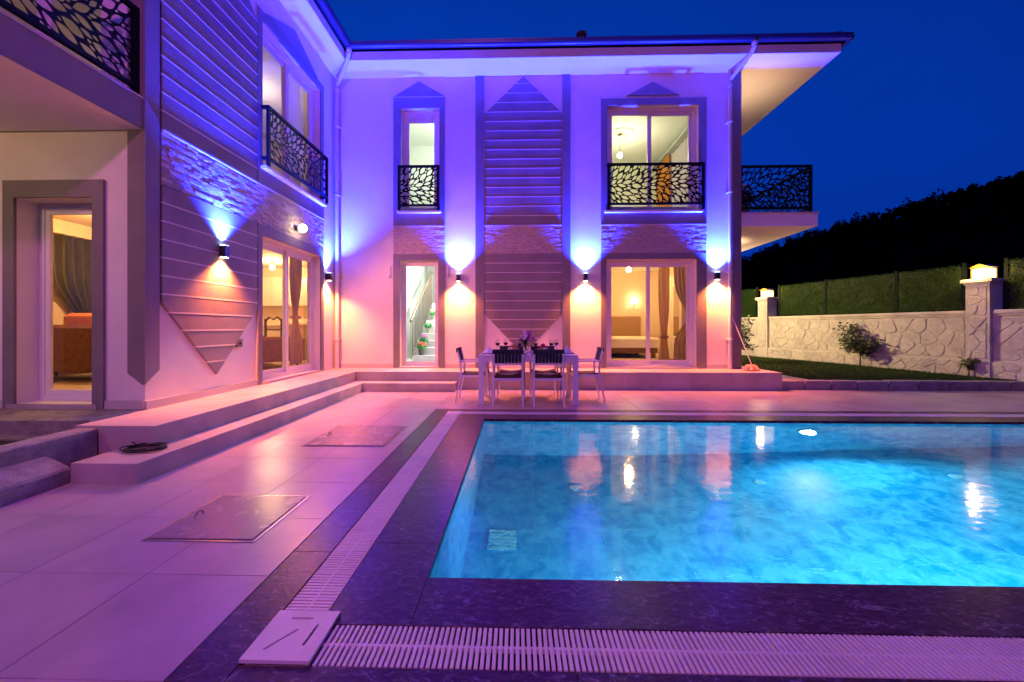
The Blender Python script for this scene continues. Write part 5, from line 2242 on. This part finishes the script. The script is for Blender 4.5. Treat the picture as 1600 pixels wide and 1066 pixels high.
# E: living room with kitchen (left wing, ground floor)
room(-7.6, XL - .27, YW + .26, 12.0, .40, 2.95, 'roomwarm', 'roomcream', open_right=True)
MB().box(XL - .26, XL - .255, YW + .26, 6.19, .40, 2.95).box(XL - .26, XL - .255, 8.10, 12.0, .40, 2.95).obj('inner_wall', M['roomwarm'], villa)
bulb(-6.42, 10.75, 2.78, 2.95, 'glowing kitchen ceiling lamp seen through the left sliding door', 110 * P_ROOM, (1, .55, .24))
bulb(-6.0, 6.3, 2.6, 2.95, 'lamp of the living room behind the left door', 95 * P_ROOM, (1, .50, .18))
kc = thing('kitchen_units', 'pale kitchen cupboards and worktop at the back of the left room', 'kitchen', (-6.7, 11.7, .4))
for k in range(5):
    x = -7.58 + k * .62
    MB().box(x + .003, x + .617, 11.62, 11.98, 1.82, 2.62).obj('wall_cupboard', M['cabinet'], kc)
    c_ = MB().box(x + .003, x + .617, 11.40, 11.98, .42, 1.26).obj('base_cupboard', M['cabinet'], kc)
    MB().box(x + .22, x + .40, 11.385, 11.399, 1.14, 1.155).obj('handle', M['brass'], c_)
MB().box(-7.58, -4.45, 11.36, 11.98, 1.262, 1.31).obj('worktop', M['counter'], kc)


def sofa(x, y, rz, m_, label):
    t = thing('sofa', label, 'sofa', (x, y, .40), rz, local=True)
    MB().bbox(-.80, .80, -.42, .42, .14, .44, .04).obj('seat', M[m_], t, smooth=True)
    MB().bbox(-.84, .84, .30, .50, .16, .84, .05).obj('backrest', M[m_], t, smooth=True)
    for s in (-1, 1):
        a, b_ = sorted((s * .80, s * .98))
        MB().bbox(a, b_, -.44, .46, .14, .62, .05).obj('armrest', M[m_], t, smooth=True)
        for yy in (-.36, .40):
            MB().lathe([(.02, 0), (.035, .10), (.03, .139)], (s * .84, yy, 0), 8).obj('leg', M['darkwood'], t)
    return t


sofa(-6.75, 6.35, .05 + PI, 'sofa', 'brown velvet sofa behind the glass of the left door')
MB().bbox(-6.78, -6.36, 6.05, 6.2, 1.06, 1.42, .05).obj('cushion', M['cushion'], label='orange cushion on the brown sofa', cat='cushion', smooth=True)
curtain(6.42, 7.78, -7.45, .50, 2.72, 'greencurt', 'long olive curtain gathered low behind the brown sofa', axis='y', tie=1.32, folds=9, pinch=.36, amp=.05)
MB().box(-7.58, -7.36, 5.4, 8.6, 2.72, 2.94).obj('pelmet', M['roomcream'], label='pale curtain pelmet above the olive curtain', cat='pelmet')
sofa(-5.35, 8.55, 2.5, 'sofa2', 'terracotta sofa seen through the left sliding door')
t = thing('wooden_chair', 'dark carved wooden chair behind the terracotta sofa', 'chair', (-6.0, 9.9, .4))
for (dx, dy) in ((-.2, -.2), (.2, -.2), (-.2, .2), (.2, .2)):
    MB().box(-6.0 + dx - .02, -6.0 + dx + .02, 9.9 + dy - .02, 9.9 + dy + .02, .40, .86 if dy < 0 else 1.42).obj('leg', M['darkwood'], t)
MB().bbox(-6.23, -5.77, 9.68, 10.12, .861, .91, .01).obj('seat', M['darkwood'], t)
MB().tube([(-6.2, 10.1, 1.36), (-6.1, 10.1, 1.46), (-6.0, 10.1, 1.40), (-5.9, 10.1, 1.46), (-5.8, 10.1, 1.36)], .025, 8).tube([(-6.2, 10.1, 1.15), (-5.8, 10.1, 1.15)], .018, 8).obj('backrest', M['darkwood'], t, smooth=True)
curtain(7.60, 8.05, XL - .34, .50, 2.70, 'taupecurt', 'brown curtain at the far end of the left sliding door', axis='y', tie=1.4, folds=5, pinch=.4)
t = thing('console_table', 'pale breakfast bar in the room behind the left sliding door', 'counter', (-5.3, 10.4, .4))
MB().bbox(-5.75, -4.9, 10.15, 10.6, 1.26, 1.31, .005).obj('top', M['counter'], t)
MB().box(-5.7, -4.95, 10.25, 10.5, .40, 1.259).obj('body', M['cabinet'], t)

# F: upper room of the left wing
room(-7.6, XL - .27, YW + .26, 11.0, 3.62, 6.28, 'roompink', 'roomwhite', open_right=True)
MB().box(XL - .26, XL - .255, YW + .26, 6.19, 3.62, 6.28).box(XL - .26, XL - .255, 8.10, 11.0, 3.62, 6.28).obj('inner_wall', M['roompink'], villa)
bulb(-5.6, 8.6, 5.9, 6.28, 'warm lamp in the upper room of the left wing', 26 * P_ROOM, (1, .68, .45), 'glow_white')
curtain(7.35, 8.0, XL - .34, 3.70, 6.05, 'whitecurt', 'white curtain in the upper window of the left wing', axis='y', folds=6)

print('objects', len(bpy.data.objects))
